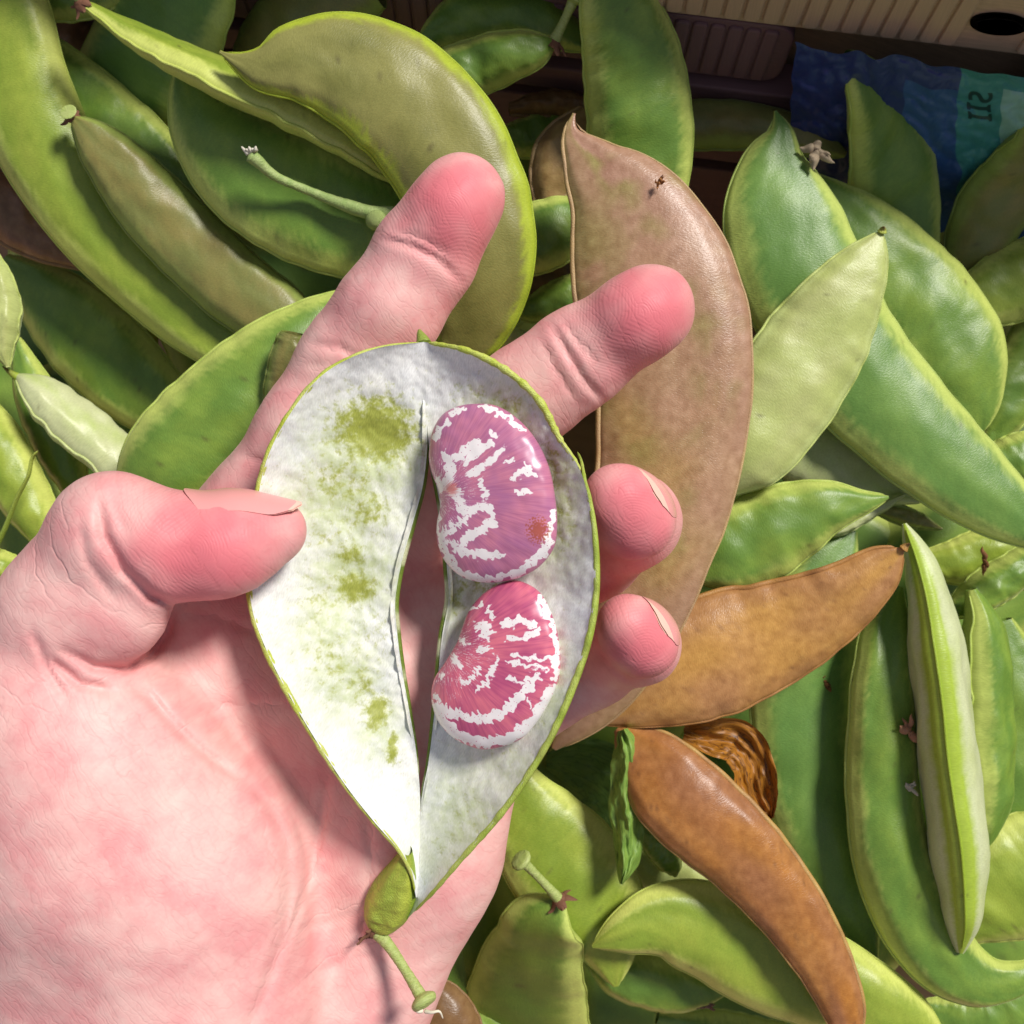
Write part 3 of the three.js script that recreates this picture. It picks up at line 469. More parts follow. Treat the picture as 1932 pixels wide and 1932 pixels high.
// skin: colour and fine relief laid out on the flat of the palm, 190 mm square
const HX = -0.130, HY = -0.115, HS = 0.200;
const skinUv = (x, y) => [(x - HX) / HS, (y - HY) / HS];
const pads = [[858, 392, 0.61, -0.79, 95], [1214, 592, 0.83, -0.55, 95], [1188, 968, 0.2, -0.98, 95], [1206, 1206, 0.2, -0.98, 88], [455, 1030, 1, 0.02, 110]];
function skinAt(u, v) {
  const x = HX + u * HS, y = HY + v * HS, px = 966 + x / pxm(0), py = 966 - y / pxm(0);
  let red = 0, ridge = 0, rw = 0;
  for (const [cx, cy, ax, ay, r] of pads) {
    const dx = px - cx, dy = py - cy, d = Math.hypot(dx, dy); if (d > r * 2.2) continue;
    red = Math.max(red, sst(r * 1.75, r * 0.2, d + 22 * n2(px * 0.012, py * 0.012)));
    const al = dx * ax + dy * ay, ac = -dx * ay + dy * ax;      // along and across the finger
    const q = al > -10 ? Math.hypot(al + 10, ac * 0.9) : Math.hypot(ac * 0.9, 0) * 0.55 - al * 0.62;
    const k = sst(r * 2.0, r * 1.2, d); ridge += k * Math.sin((q + 6 * n2(px * 0.011, py * 0.011)) * 2 * Math.PI / 5.2); rw += k;
  }
  const w = fbm(px * 0.006, py * 0.006, 4), m = fbm(px * 0.02 + 40, py * 0.02, 3), f = n2(px * 0.11, py * 0.11);
  // long fine lines over the ball of the thumb and across the fingers
  const dirx = 0.62, diry = 0.78, al = px * dirx + py * diry, ac = -px * diry + py * dirx;
  const lines = Math.pow(1 - Math.abs(n2(al * 0.0045 + 0.6 * w, ac * 0.052 + 1.2 * w)), 9) + 0.7 * Math.pow(1 - Math.abs(n2(al * 0.007 + 9, ac * 0.03 + 2.2 * w + 5)), 12);
  const cross = Math.pow(1 - Math.abs(n2(px * 0.02 + 8 * w, py * 0.009)), 10);
  const fine = n2(al * 0.02, ac * 0.32) * 0.6 + n2(px * 0.3, py * 0.3) * 0.4;
  const cr = crackAt(px, py);
  return { red, ridge, rw: Math.min(1, rw), w, m, f, lines, cross, fine, cr };
}
const skinN = 2048, skinC = new Uint8Array(skinN * skinN * 4), skinB = new Uint8Array(skinN * skinN * 4);
{
  const base = C3(238, 180, 174), rosy = C3(226, 116, 126), blush = C3(230, 150, 152), paler = C3(245, 206, 196), fold = C3(206, 110, 108);
  for (let j = 0; j < skinN; j++) for (let i = 0; i < skinN; i++) {
    const s = skinAt((i + 0.5) / skinN, (j + 0.5) / skinN);
    let c = mixc(base, blush, clamp(0.4 + 0.45 * s.w + 0.14 * s.m)); c = mixc(c, paler, clamp(0.28 - 0.45 * s.w + 0.32 * s.m + 0.08 * s.f)); c = mixc(c, rosy, s.red * 0.92);
    c = mixc(c, fold, clamp(0.12 * s.lines + 0.05 * s.cross));
    const q = (j * skinN + i) * 4; for (let k = 0; k < 3; k++) { const v = c[k]; skinC[q + k] = 255 * (v <= 0.0031308 ? 12.92 * v : 1.055 * Math.pow(v, 1 / 2.4) - 0.055); } skinC[q + 3] = 255;
    const b = clamp(0.62 + 0.06 * s.ridge + (1 - s.rw) * 0.03 * s.fine - 0.2 * s.lines - 0.05 * s.cross - 0.4 * s.cr); skinB[q] = skinB[q + 1] = skinB[q + 2] = b * 255; skinB[q + 3] = 255;
  }
}
const mkTex = (d, srgb) => { const t = new THREE.DataTexture(d, skinN, skinN, THREE.RGBAFormat); t.magFilter = t.minFilter = THREE.LinearFilter; if (srgb) t.colorSpace = THREE.SRGBColorSpace; t.needsUpdate = true; return t; };
const skinMat = Pm({ map: mkTex(skinC, true), bumpMap: mkTex(skinB, false), bumpScale: 0.00016, roughness: 0.5, specularIntensity: 0.55, sheen: 0.25, sheenColor: new THREE.Color(1, 0.72, 0.66), sheenRoughness: 0.6 });
const nailMat = Pm({ color: new THREE.Color(...C3(234, 162, 158)), roughness: 0.3, clearcoat: 0.4, clearcoatRoughness: 0.25 });
const nailTipMat = Pm({ color: new THREE.Color(...C3(240, 196, 178)), roughness: 0.35 });
const person = thing('person', 'pale left hand held palm up, thumb and curled fingers gripping an opened pod', 'person', at(400, 1500, -25));
{
  const s = surfaceNet(handSdf, [-0.150, -0.190, -0.062], [0.046, 0.078, 0.036], 0.0006);
  const g = new THREE.BufferGeometry(), n = s.pos.length / 3, P = new Float32Array(n * 3), N = new Float32Array(n * 3), UV = new Float32Array(n * 2);
  for (let i = 0; i < n; i++) {
    const [x, y, z] = [s.pos[3 * i], s.pos[3 * i + 1], s.pos[3 * i + 2]], w = toWorld(x, y, z), q = toWorld(s.nor[3 * i], s.nor[3 * i + 1], s.nor[3 * i + 2]);
    w.toArray(P, 3 * i); q.toArray(N, 3 * i); const uv = skinUv(x, y); UV[2 * i] = uv[0]; UV[2 * i + 1] = uv[1];
  }
  g.setAttribute('position', new THREE.BufferAttribute(P, 3)); g.setAttribute('normal', new THREE.BufferAttribute(N, 3)); g.setAttribute('uv', new THREE.BufferAttribute(UV, 2)); g.setIndex(s.idx);
  part('hand', g, skinMat, person);
}
function nail(c, axis, normal, lmm, half, tip = 0.14, from = 0.016) { // a curved plate lying on the flesh: c inside the finger, axis toward the tip, normal out of its back (palm-frame directions)
  const nv = (a) => { const l = Math.hypot(...a); return a.map((x) => x / l); }, A = nv(axis), dt = normal[0] * A[0] + normal[1] * A[1] + normal[2] * A[2], Nn = nv(normal.map((x, k) => x - dt * A[k])), B = [A[1] * Nn[2] - A[2] * Nn[1], A[2] * Nn[0] - A[0] * Nn[2], A[0] * Nn[1] - A[1] * Nn[0]], l = lmm / 1000, memo = new Map();
  const reach = (u, th) => { const key = u.toFixed(3) + th.toFixed(3); if (memo.has(key)) return memo.get(key); const o = c.map((x, k) => x + A[k] * (u - 0.5) * l), d = Nn.map((x, k) => x * Math.cos(th) + B[k] * Math.sin(th)); let r = from; for (let k = 0; k < 60; k++) { const s = handSdf(o[0] + d[0] * r, o[1] + d[1] * r, o[2] + d[2] * r, false); if (s < 0.00003 || r < 0.001) break; r -= Math.max(s * 0.9, 0.00003); } memo.set(key, r); return r; };
  const sheet = (u0, u1) => { const one = (off) => gridGeo(14, 24, (u, v) => {
    const a = (v - 0.5) * 2, e = mix(u0, u1, u), uu = e > 0.5 ? 0.5 + (e - 0.5) * (1 - 0.16 * a * a) : 0.5 - (0.5 - e) * (1 - 0.3 * a * a), th = a * half * (1 - 0.45 * sst(0.72, 1, uu) - 0.25 * sst(0.2, 0, uu));
    const r = (uu > 0.68 ? Math.max(reach(uu, th), reach(0.68, th) * (1 - 0.3 * (uu - 0.68) / 0.32)) : reach(uu, th)) + off + 0.00018 * (1 - a * a);
    const w = toWorld(...c.map((x, k) => x + A[k] * (uu - 0.5) * l + (Nn[k] * Math.cos(th) + B[k] * Math.sin(th)) * r)); return { p: [w.x, w.y, w.z] };
  }); return mergeGeometries([one(0.00008), one(-0.00022)]); };
  const o = part('nail', sheet(0, 1 - tip), nailMat, person);
  part('nail_edge', sheet(1 - tip, 1), nailTipMat, o, person);
}
nail(local(470, 1012, 14.2), [1, 0.1, -0.12], [0.0, 1, 0.32], 18.5, 0.74, 0.05);
nail(local(1186, 966, 2), [-0.12, 0.0, 1], [0.76, 0.62, 0], 12, 0.8, 0.12, 0.0098);
nail(local(1202, 1202, 1), [-0.12, 0.0, 1], [0.78, 0.58, 0], 11, 0.8, 0.12, 0.009);
nail(local(1222, 586, -5.5), [0.83, 0.55, 0.12], [0.2, 0.1, -1], 17, 0.95, 0.1);
nail(local(868, 378, -7.5), [0.61, 0.79, 0.05], [0, 0, -1], 14, 0.85, 0.14);
// ---------------------------------------------------------------- the opened pod
const podBase = at(735, 1690, -6);
const openPod = thing('open_bean_pod', 'opened bean pod with white felted lining, its two halves spread in the hand', 'bean pod', podBase);
const LEFT = [[800, 648, 800, 645, 4.0, 4.0], [802, 690, 705, 659, 2.68, 7.63], [804, 740, 614, 703, 1.49, 9.02], [806, 800, 544, 786, 0.84, 9.33], [805, 860, 503, 868, 0.22, 9.07], [797, 920, 487, 935, 0.12, 8.76], [778, 990, 475, 1010, 0.05, 8.89], [757, 1065, 470, 1085, 0.01, 9.48], [746, 1130, 476, 1150, 0.0, 10.0], [749, 1190, 502, 1225, 0.01, 10.48], [758, 1260, 545, 1310, -0.45, 10.39], [772, 1340, 600, 1403, -0.88, 9.26], [786, 1425, 658, 1490, -1.28, 7.57], [793, 1510, 708, 1553, -1.66, 5.83], [792, 1590, 750, 1602, -2.01, 4.02], [790, 1640, 774, 1645, -2.32, 2.13], [787, 1692, 785, 1694, -2.5, 0.0]];
const RIGHT = [[800, 648, 800, 645, 4.0, 4.0], [802, 690, 880, 661, 2.68, 7.66], [804, 740, 955, 699, 1.49, 9.15], [806, 800, 1018, 757, 0.84, 9.95], [812, 860, 1056, 828, 0.22, 10.08], [826, 930, 1094, 886, -0.38, 10.57], [838, 1000, 1114, 960, -0.45, 11.42], [843, 1070, 1123, 1045, -0.49, 12.13], [846, 1130, 1122, 1125, -0.5, 12.2], [834, 1200, 1110, 1200, -0.49, 12.13], [826, 1280, 1085, 1280, -0.45, 11.42], [818, 1360, 1050, 1365, -0.88, 10.57], [808, 1440, 1000, 1455, -1.28, 9.08], [795, 1510, 936, 1545, -1.66, 7.45], [792, 1590, 872, 1618, -2.01, 5.15], [790, 1640, 816, 1684, -2.32, 2.16], [782, 1704, 768, 1734, -3.0, -2.5]];
for (const Q of [LEFT, RIGHT]) { Q.L = [0]; for (let i = 1; i < Q.length; i++) Q.L.push(Q.L[i - 1] + 10 + 0.5 * Math.hypot(Q[i][2] - Q[i - 1][2], Q[i][3] - Q[i - 1][3])); }
const dimples = [[705, 815, 62, 1.3], [650, 960, 60, 0.8], [655, 1110, 62, 1.2], [690, 1330, 50, 0.8], [925, 930, 120, 0.7], [940, 1260, 120, 0.7]];
function valvePoint(Rows, s, t, off = 0) {
  const q = crom(Rows, s), px = mix(q[0], q[2], t), py = mix(q[1], q[3], t), wide = Math.hypot(q[0] - q[2], q[1] - q[3]) / 330;
  let h = mix(q[4], q[5], Math.pow(Math.max(0, t), 1.25)) - 2.6 * wide * 4 * t * (1 - t) * (0.6 + 0.4 * t);
  for (const [dx, dy, r, d] of dimples) h -= d * Math.exp(-(((px - dx) ** 2 + (py - dy) ** 2) / (r * r)));
  h += (0.28 * n2(px * 0.013, py * 0.013) + 0.14 * n2(px * 0.04, py * 0.04)) * Math.min(1, wide * 2) + 0.35 * n2(s * 22, Rows === LEFT ? 2 : 7) * Math.max(0, t * 8 - 7) * wide;
  const a = off * Math.min(1, 0.25 + wide * 3);
  return at(px, py, h - a);
}
const LX0 = 430, LY0 = 600, LW = 740, LH = 1180;
const liningUv = (w) => { const x = w.dot(R), y = w.dot(U), k = pxm(5), px = 966 + x / k, py = 966 - y / k; return [(px - LX0) / LW, 1 - (py - LY0) / LH]; };
const bare = [ // where the felt is rubbed off the green: x, y, rx, ry, strength
  [704, 808, 74, 62, 1.2], [742, 775, 26, 30, 0.7], [640, 905, 70, 60, 0.5], [690, 965, 45, 45, 0.6], [620, 1010, 60, 40, 0.35], [662, 1112, 42, 34, 0.95], [655, 1050, 30, 22, 0.8], [600, 1130, 50, 60, 0.35], [620, 1250, 44, 70, 0.42], [690, 1215, 50, 60, 0.3], [705, 1352, 22, 34, 1.1], [680, 1300, 30, 40, 0.55], [735, 1425, 13, 34, 0.95], [700, 1180, 40, 30, 0.3],
  [950, 770, 60, 30, 0.45], [890, 740, 50, 24, 0.35], [1040, 880, 34, 60, 0.45], [1060, 980, 24, 70, 0.4], [860, 1130, 22, 40, 0.5], [900, 1105, 60, 20, 0.5], [880, 1540, 50, 60, 0.25], [960, 1430, 50, 30, 0.2], [1010, 1330, 30, 60, 0.22], [840, 1620, 40, 60, 0.3],
];
const thinFelt = [[690, 860, 120, 90, 1.12], [640, 950, 110, 80, 1.12], [660, 1080, 90, 90, 1.12], [620, 1180, 80, 90, 0.88], [650, 1280, 70, 80, 0.96], [710, 1380, 50, 70, 0.8], [1050, 950, 60, 140, 0.96], [960, 780, 90, 60, 0.88], [870, 1150, 50, 80, 0.8], [1040, 1300, 60, 120, 0.64], [880, 1560, 90, 120, 0.8], [980, 1450, 90, 60, 0.64]];
const liningAt = (u, v) => {
  const px = LX0 + u * LW, py = LY0 + (1 - v) * LH; let b = 0.06 + 0.10 * fbm(px * 0.01, py * 0.01, 3);
  for (const [x, y, rx, ry, s] of bare) { const d = ((px - x) / rx) ** 2 + ((py - y) / ry) ** 2; if (d < 9) b = Math.max(b, s * Math.exp(-d * 0.9)); }
  const felt = 0.5 + 0.42 * (0.5 * n2(px * 0.04, py * 0.04) + 0.3 * n2(px * 0.12, py * 0.11) + 0.16 * n2(px * 0.3, py * 0.3)), cover = sst(-0.3, 0.3, felt - b * 0.85);
  let thin = 0; for (const [x, y, rx, ry, s] of thinFelt) { const d = ((px - x) / rx) ** 2 + ((py - y) / ry) ** 2; if (d < 6) thin = Math.max(thin, s * Math.exp(-d)); } thin = clamp(thin * (0.85 + 0.35 * n2(px * 0.03, py * 0.03) + 0.18 * n2(px * 0.12, py * 0.1) + 0.12 * n2(px * 0.4, py * 0.36)));
  const fib = n2(px * 0.35 + py * 0.12, py * 0.07 - px * 0.02), cool = 0.5 + 0.5 * fbm(px * 0.007 + 3, py * 0.007, 3);
  return { thin, cover, felt, fib, cool, px, py };
};
const liningMap = dataTex(1024, (u, v) => {
  const s = liningAt(u, v), g = [0.60 + 0.05 * s.fib, 0.63 + 0.05 * s.fib, 0.27 + 0.03 * s.fib], k = 0.925 + 0.05 * s.fib + 0.05 * (s.felt - 0.5);
  const w = [k * mix(0.95, 1, s.cool), k * mix(0.965, 0.995, s.cool), k * mix(0.985, 0.965, s.cool)];
  return mixc(g, mixc(w, [0.75, 0.79, 0.62], s.thin), s.cover);
}, true, false, 1632);
const liningBump = dataTex(1024, (u, v) => { const s = liningAt(u, v), k = clamp(0.3 + 0.35 * s.cover * (0.6 + 0.8 * (s.felt - 0.3)) + 0.1 * s.fib + 0.12 * n2(s.px * 0.6, s.py * 0.6)); return [k, k, k]; }, false, false, 1632);
const liningMat = Pm({ map: liningMap, bumpMap: liningBump, bumpScale: 0.00012, roughness: 0.5, specularIntensity: 0.8, sheen: 0.3, sheenColor: new THREE.Color(1, 1, 1), sheenRoughness: 0.6 });
const rimMat = Pm({ vertexColors: true, map: podMap, bumpMap: podBump, bumpScale: 0.0003, roughness: 0.5 });
for (const Rows of [LEFT, RIGHT]) {
  const left = Rows === LEFT, w3 = (p) => [p.x, p.y, p.z];
  const valve = part('valve', (() => { // green outside with its cut rims
    const under = gridGeo(120, 40, (s, t) => { const p = valvePoint(Rows, s, t, 1.5); return { p: w3(p), uv: [s * 2.4, t * 0.8], c: mixc(KIN.lime.c, KIN.lime.m, sst(0.8, 0.97, t + 0.04 * n2(s * 30, t * 4))) }; });
    const rim = (t) => gridGeo(120, 4, (s, v) => { const p = valvePoint(Rows, s, t, 1.5 * v); return { p: w3(p), uv: [s * 2.4, v * 0.03], c: mixc(C3(214, 222, 160), C3(150, 176, 58), sst(0.2, 0.7, v + 0.2 * n2(s * 60, t))) }; });
    return mergeGeometries([under, rim(0), rim(1)]);
  })(), rimMat, openPod);
  part('lining', gridGeo(200, 64, (s, t) => { const p = valvePoint(Rows, s, t); return { p: w3(p), uv: liningUv(p) }; }), liningMat, valve, openPod);
  const line = (t, s0, s1, off) => { const l = []; for (let i = 0; i <= 60; i++) l.push(valvePoint(Rows, mix(s0, s1, i / 60), t, off)); return l; };
  const green = (u) => mixc(C3(188, 204, 56), C3(214, 222, 124), 0.5 + 0.5 * n2(u * 18, left ? 1 : 5));
  if (left) part('seam', tubeGeo(line(1.004, 0.005, 0.99, 0.7), (t) => 0.0006 * (1 + 0.2 * n2(t * 40, 1)) * Math.pow(Math.sin(Math.PI * clamp(t, 0.01, 0.99)), 0.35), 140, 10, green), rimMat, valve, openPod);
  else {
    part('seam', tubeGeo(line(1.0, 0.005, 0.30, 0.5), (t) => 0.00065 * (1 + 0.3 * n2(t * 22, 4)) * Math.pow(Math.sin(Math.PI * clamp(t, 0.02, 0.95)), 0.3), 70, 10, green), rimMat, valve, openPod);
    part('seam', tubeGeo([at(1089, 852, 8), at(1096, 868, 7), ...line(1.006, 0.315, 0.985, 0.6)], (t) => 0.0006 * (1 + 0.2 * n2(t * 30, 9)) * Math.pow(Math.sin(Math.PI * clamp(t, 0.02, 0.99)), 0.35), 120, 10, (u) => mixc(C3(160, 184, 60), C3(196, 210, 104), 0.5 + 0.5 * n2(u * 18, 5))), rimMat, valve, openPod);
    part('seam', tubeGeo(line(1.016, 0.35, 0.97, 1.5), (t) => 0.0005 * Math.pow(Math.sin(Math.PI * clamp(t, 0.02, 0.99)), 0.35), 100, 8, () => C3(160, 182, 66)), rimMat, valve, openPod);
  }
  part('hinge_edge', tubeGeo(line(-0.004, 0.17, 0.83, 0.9), (t) => 0.0006 * Math.pow(Math.sin(Math.PI * clamp(t, 0.02, 0.98)), 0.5), 100, 8, (u) => mixc(C3(118, 140, 48), C3(206, 210, 168), sst(0.2, 0.6, n2(u * 9, left ? 2 : 8)))), rimMat, valve, openPod);
  { // papery shreds of lining standing along the split
    const rr = rngOf(left ? 5 : 6), gs = [];
    for (let k = 0; k < (left ? 16 : 9); k++) {
      const s = 0.2 + 0.6 * rr(), a = rr() * 6, l = 0.004 + 0.006 * rr(), w = 0.0006 + 0.0006 * rr();
      gs.push(gridGeo(10, 3, (u, v) => { const ss = s + (u - 0.5) * l / 0.1, p = valvePoint(Rows, ss, 0.012 + 0.02 * rr() * 0 + 0.02 * v); const lift = w * v * Math.sin(Math.PI * u) * (0.8 + 0.4 * Math.sin(u * 9 + a)); p.addScaledVector(Zc, lift + 0.00008); return { p: w3(p), uv: liningUv(p) }; }));
    }
    part('lining_shred', mergeGeometries(gs), liningMat, valve, openPod);
  }
}
{ // closed stalk end of the pod: green outside still rolled together
  const pts = [[768, 1604, 10, 1.0], [758, 1640, 27, -0.8], [742, 1686, 44, -3.2], [722, 1730, 38, -4.8], [711, 1752, 20, -5.0], [708, 1758, 8, -5.0]];
  const { shape, frame } = podFrame(pts, { h: -5, seed: 3.3, T: 3.4, seeds: [], wav: 0 });
  const g = gridGeo(60, 48, (u, v) => { const a = v * Math.PI * 2, x = Math.cos(a), p = shape(u, x, Math.sin(a) >= 0); return { p: [p.x, p.y, p.z], uv: [u * 0.5, x * 0.2], c: mixc(mixc(KIN.lime.c, C3(196, 204, 80), clamp(0.5 + 0.3 * n2(u * 1.4, x * 0.8) + 0.06 * n2(u * 30, x * 12))), C3(150, 176, 52), sst(0.75, 0.95, Math.abs(x))) }; }, true);
  const b = part('pod_base', g, rimMat, openPod);
  stalk(b, [at(709, 1756, -4.5), at(735, 1786, -3), at(768, 1836, -1), at(792, 1876, 1), at(806, 1900, 2)], 1.15, KIN.lime, true, 9.4);
  b.children.forEach((m) => m.geometry.translate(-podBase.x, -podBase.y, -podBase.z));
  part('fray', mergeGeometries([tubeGeo([at(800, 1908, 2), at(815, 1910, 3), at(828, 1908, 3), at(836, 1922, 2)], (t) => 0.0004 * (1 - 0.7 * t), 16, 6), tubeGeo([at(798, 1906, 2), at(788, 1908, 2.5), at(784, 1902, 2)], (t) => 0.0005 * (1 - 0.6 * t), 10, 6)]), Pm({ color: new THREE.Color(...C3(232, 224, 200)), roughness: 0.8 }), openPod);
  part('beak', tubeGeo([at(800, 652, 3), at(797, 640, 2.5), at(793, 630, 2), at(791, 622, 1.2)], (t) => 0.0016 * (1 - 0.85 * t), 16, 8, () => C3(150, 170, 70)), rimMat, openPod);
}

// ---------------------------------------------------------------- the two speckled seeds
const c5 = (x, y) => [639 + x * 0.3637, 639 + y * 0.3637], c8 = (x, y) => [639 + x * 0.3637, 1229 + y * 0.3637];
function seedThing(label, outline, hc, H, slopeX, slopeY, base, marks, hilum, extra) {
  const closed = outline.map((p) => local(p[0], p[1], hc)), cx = closed.reduce((s, p) => s + p[0], 0) / closed.length, cy = closed.reduce((s, p) => s + p[1], 0) / closed.length;
  const curve = new THREE.CatmullRomCurve3(closed.map((p) => new THREE.Vector3(p[0] - cx, p[1] - cy, 0)), true, 'centripetal'), NA = 160, ring = curve.getSpacedPoints(NA);
  const k = pxm(hc), x0 = Math.min(...outline.map((p) => p[0])) - 8, x1 = Math.max(...outline.map((p) => p[0])) + 8, y0 = Math.min(...outline.map((p) => p[1])) - 8, y1 = Math.max(...outline.map((p) => p[1])) + 8;
  const root = thing('bean_seed', label, 'bean seed', toWorld(cx, cy, (hc - H) / 1000), 'speckled seeds in the opened pod');
  const poly = outline;
  const tex = dataTex(1024, (u, v) => {
    const px = x0 + u * (x1 - x0), py = y1 - v * (y1 - y0);
    const hx = px - hilum[0], hy = py - hilum[1], ha = Math.atan2(hy, hx), hr = Math.hypot(hx, hy);
    const streak = n2(ha * 16, hr * 0.012), fine = n2(ha * 60, hr * 0.02);
    const rad = 4 * n2(ha * 13, hr * 0.02), wx = px + 4 * n2(px * 0.04, py * 0.04) + 3.2 * n2(px * 0.07, py * 0.07) + 0.8 * n2(px * 0.2, py * 0.2) + rad * Math.cos(ha), wy = py + 4 * n2(px * 0.04 + 50, py * 0.04) + 3.2 * n2(px * 0.07 + 50, py * 0.07) + 0.8 * n2(px * 0.2 + 9, py * 0.2) + rad * Math.sin(ha);
    let c = base(px, py, streak, fine), white = 0;
    for (const [l, w] of marks) { const [d] = segDist(wx, wy, l); white = Math.max(white, sst(w + 1.4, w - 1.0, d + 0.8 * streak)); }
    white *= 1 - 0.9 * sst(0.78, 0.86, n2(px * 0.12 + 3, py * 0.12));
    white = Math.max(white, 0.85 * sst(0.45, 0.7, n2(ha * 24, hr * 0.045 + 9) + 0.25 * n2(px * 0.2, py * 0.2)) * sst(105, 30, hr + 25 * n2(px * 0.03, py * 0.03)));
    c = mixc(c, [0.955, 0.93, 0.925], white);
    return extra ? extra(c, px, py, streak) : c;
  }, true, false);
  const mat = Pm({ map: tex, roughness: 0.32, clearcoat: 0.35, clearcoatRoughness: 0.25, specularIntensity: 0.7 });
  const g = gridGeo(64, NA, (u, v, i, j) => {
    const ph = u * Math.PI, s = Math.pow(Math.sin(ph), 0.72), r = ring[j % NA], z = H * Math.sign(Math.cos(ph)) * Math.pow(Math.abs(Math.cos(ph)), 0.9), x = cx + r.x * s, y = cy + r.y * s;
    const hx = 966 + x / k - hilum[0], hy = 966 - y / k - hilum[1], wr = 0.05 * Math.sin(Math.atan2(hy, hx) * 46 + 2 * n2(hx * 0.02, hy * 0.02)) * Math.exp(-Math.hypot(hx, hy) / 70) * s;
    const zz = hc + z + wr + 0.12 * n2(x * 300, y * 300) * s + slopeX * (x - cx) * 1000 + slopeY * (y - cy) * 1000, w = toWorld(x, y, zz / 1000);
    return { p: [w.x, w.y, w.z], uv: [(966 + x / k - x0) / (x1 - x0), 1 - (966 - y / k - y0) / (y1 - y0)] };
  }, true);
  part('seed_coat', g, mat, root);
  return root;
}
const m5 = (w, ...p) => [p.map((q) => c5(...q)), w * 0.3637 / 2], m8 = (w, ...p) => [p.map((q) => c8(...q)), w * 0.3637 / 2];
const seedA = seedThing('upper seed, mauve-pink with white splashes and a rusty fleck, in the opened pod',
  [[893, 762], [935, 766], [975, 790], [1010, 830], [1034, 880], [1045, 930], [1050, 990], [1044, 1032], [1020, 1065], [985, 1087], [940, 1098], [900, 1098], [864, 1085], [836, 1056], [823, 1020], [823, 985], [829, 955], [826, 925], [816, 900], [808, 870], [809, 840], [816, 808], [833, 782], [860, 767]],
  6.6, 4.6, 0.26, 0.02,
  (px, py, s, f) => { const c = mixc([0.82, 0.51, 0.60], [0.71, 0.45, 0.60], clamp(0.5 + 0.7 * fbm(px * 0.012, py * 0.012, 3) + 0.2 * s)); return mixc(c, [0.62, 0.33, 0.47], clamp(0.2 * f + 0.15 * s + 0.1)); },
  [m5(26, [500, 520], [530, 470], [570, 430]), m5(30, [595, 388], [650, 372]), m5(30, [735, 357], [790, 370], [860, 408], [950, 478]), m5(34, [1112, 900], [1096, 980], [1068, 1050]), m5(44, [545, 1085], [580, 1160], [645, 1222], [735, 1250], [850, 1236], [950, 1190], [1035, 1130], [1090, 1060]),
    m5(52, [555, 610], [590, 680], [560, 760]), m5(60, [620, 615], [670, 580], [735, 560]), m5(40, [665, 655], [700, 610], [790, 555]), m5(30, [690, 705], [775, 650], [855, 585]), m5(26, [785, 490], [825, 510]), m5(26, [738, 735], [748, 780], [766, 820]), m5(34, [910, 725], [955, 690], [1012, 712]), m5(16, [960, 650], [985, 690]), m5(26, [918, 800], [995, 800]), m5(16, [870, 640], [900, 630]),
    m5(50, [590, 780], [625, 830], [660, 890]), m5(40, [680, 900], [760, 860], [800, 900], [800, 950]), m5(46, [800, 950], [720, 1000], [640, 1055]), m5(40, [530, 1020], [610, 970], [660, 940]), m5(44, [620, 1095], [700, 1112], [835, 1118]), m5(30, [525, 1050], [600, 1065]), m5(40, [520, 740], [510, 800], [510, 900], [505, 1000])],
  [822, 935], (c, px, py, s) => { const [rx, ry] = c5(1030, 990), d = Math.hypot((px - rx) / 22, (py - ry) / 26) + 0.5 * n2(px * 0.16, py * 0.16); c = mixc(c, [0.66, 0.32, 0.24], 0.8 * sst(1, 0.5, d)); const [qx, qy] = c5(590, 780); return mixc(c, [0.86, 0.42, 0.40], 0.7 * sst(16, 6, Math.hypot(px - qx, py - qy) + 5 * s)); });
const seedB = seedThing('lower seed, rose-red with white bands along its curved rim, in the opened pod',
  [[977, 1095], [1017, 1115], [1044, 1166], [1055, 1221], [1053, 1272], [1032, 1326], [990, 1384], [955, 1404], [908, 1413], [857, 1396], [825, 1364], [812, 1322], [817, 1286], [836, 1256], [862, 1212], [874, 1178], [886, 1150], [915, 1118], [948, 1099]],
  6.0, 4.4, 0.26, -0.03,
  (px, py, s, f) => { const c = mixc([0.88, 0.47, 0.54], [0.74, 0.34, 0.49], clamp(0.5 + 0.25 * s + 0.8 * fbm(px * 0.009 + 4, py * 0.009, 3))); return mixc(c, [0.60, 0.24, 0.40], clamp(0.3 * f + 0.2 * s)); },
  [m5(36, [1050, 1345], [1105, 1470], [1128, 1600], [1118, 1750]), m8(66, [1098, 190], [1010, 345], [890, 430], [745, 462], [605, 425], [515, 345], [490, 290]), m8(50, [535, 298], [650, 322], [755, 335], [850, 292], [940, 212], [1015, 110]),
    m5(34, [775, 1395], [800, 1430]), m5(46, [725, 1480], [785, 1500], [755, 1535]), m5(40, [850, 1472], [935, 1445], [1005, 1472]), m5(24, [890, 1542], [960, 1535], [1035, 1500]), m5(22, [905, 1625], [1060, 1640], [1115, 1628]), m5(16, [880, 1658], [1070, 1692]), m5(30, [735, 1600], [775, 1590]), m5(26, [625, 1562], [662, 1572]), m5(32, [590, 1650], [640, 1690]), m5(20, [720, 1690], [735, 1712]), m5(28, [655, 1775], [710, 1730]), m5(30, [728, 1800], [785, 1745], [822, 1640]), m5(16, [870, 1730], [955, 1765]), m5(20, [530, 1755], [545, 1740]), m8(20, [500, 235], [530, 258]), m8(14, [985, 230], [1000, 270]), m5(20, [690, 1400], [740, 1380])],
  [838, 1225]);

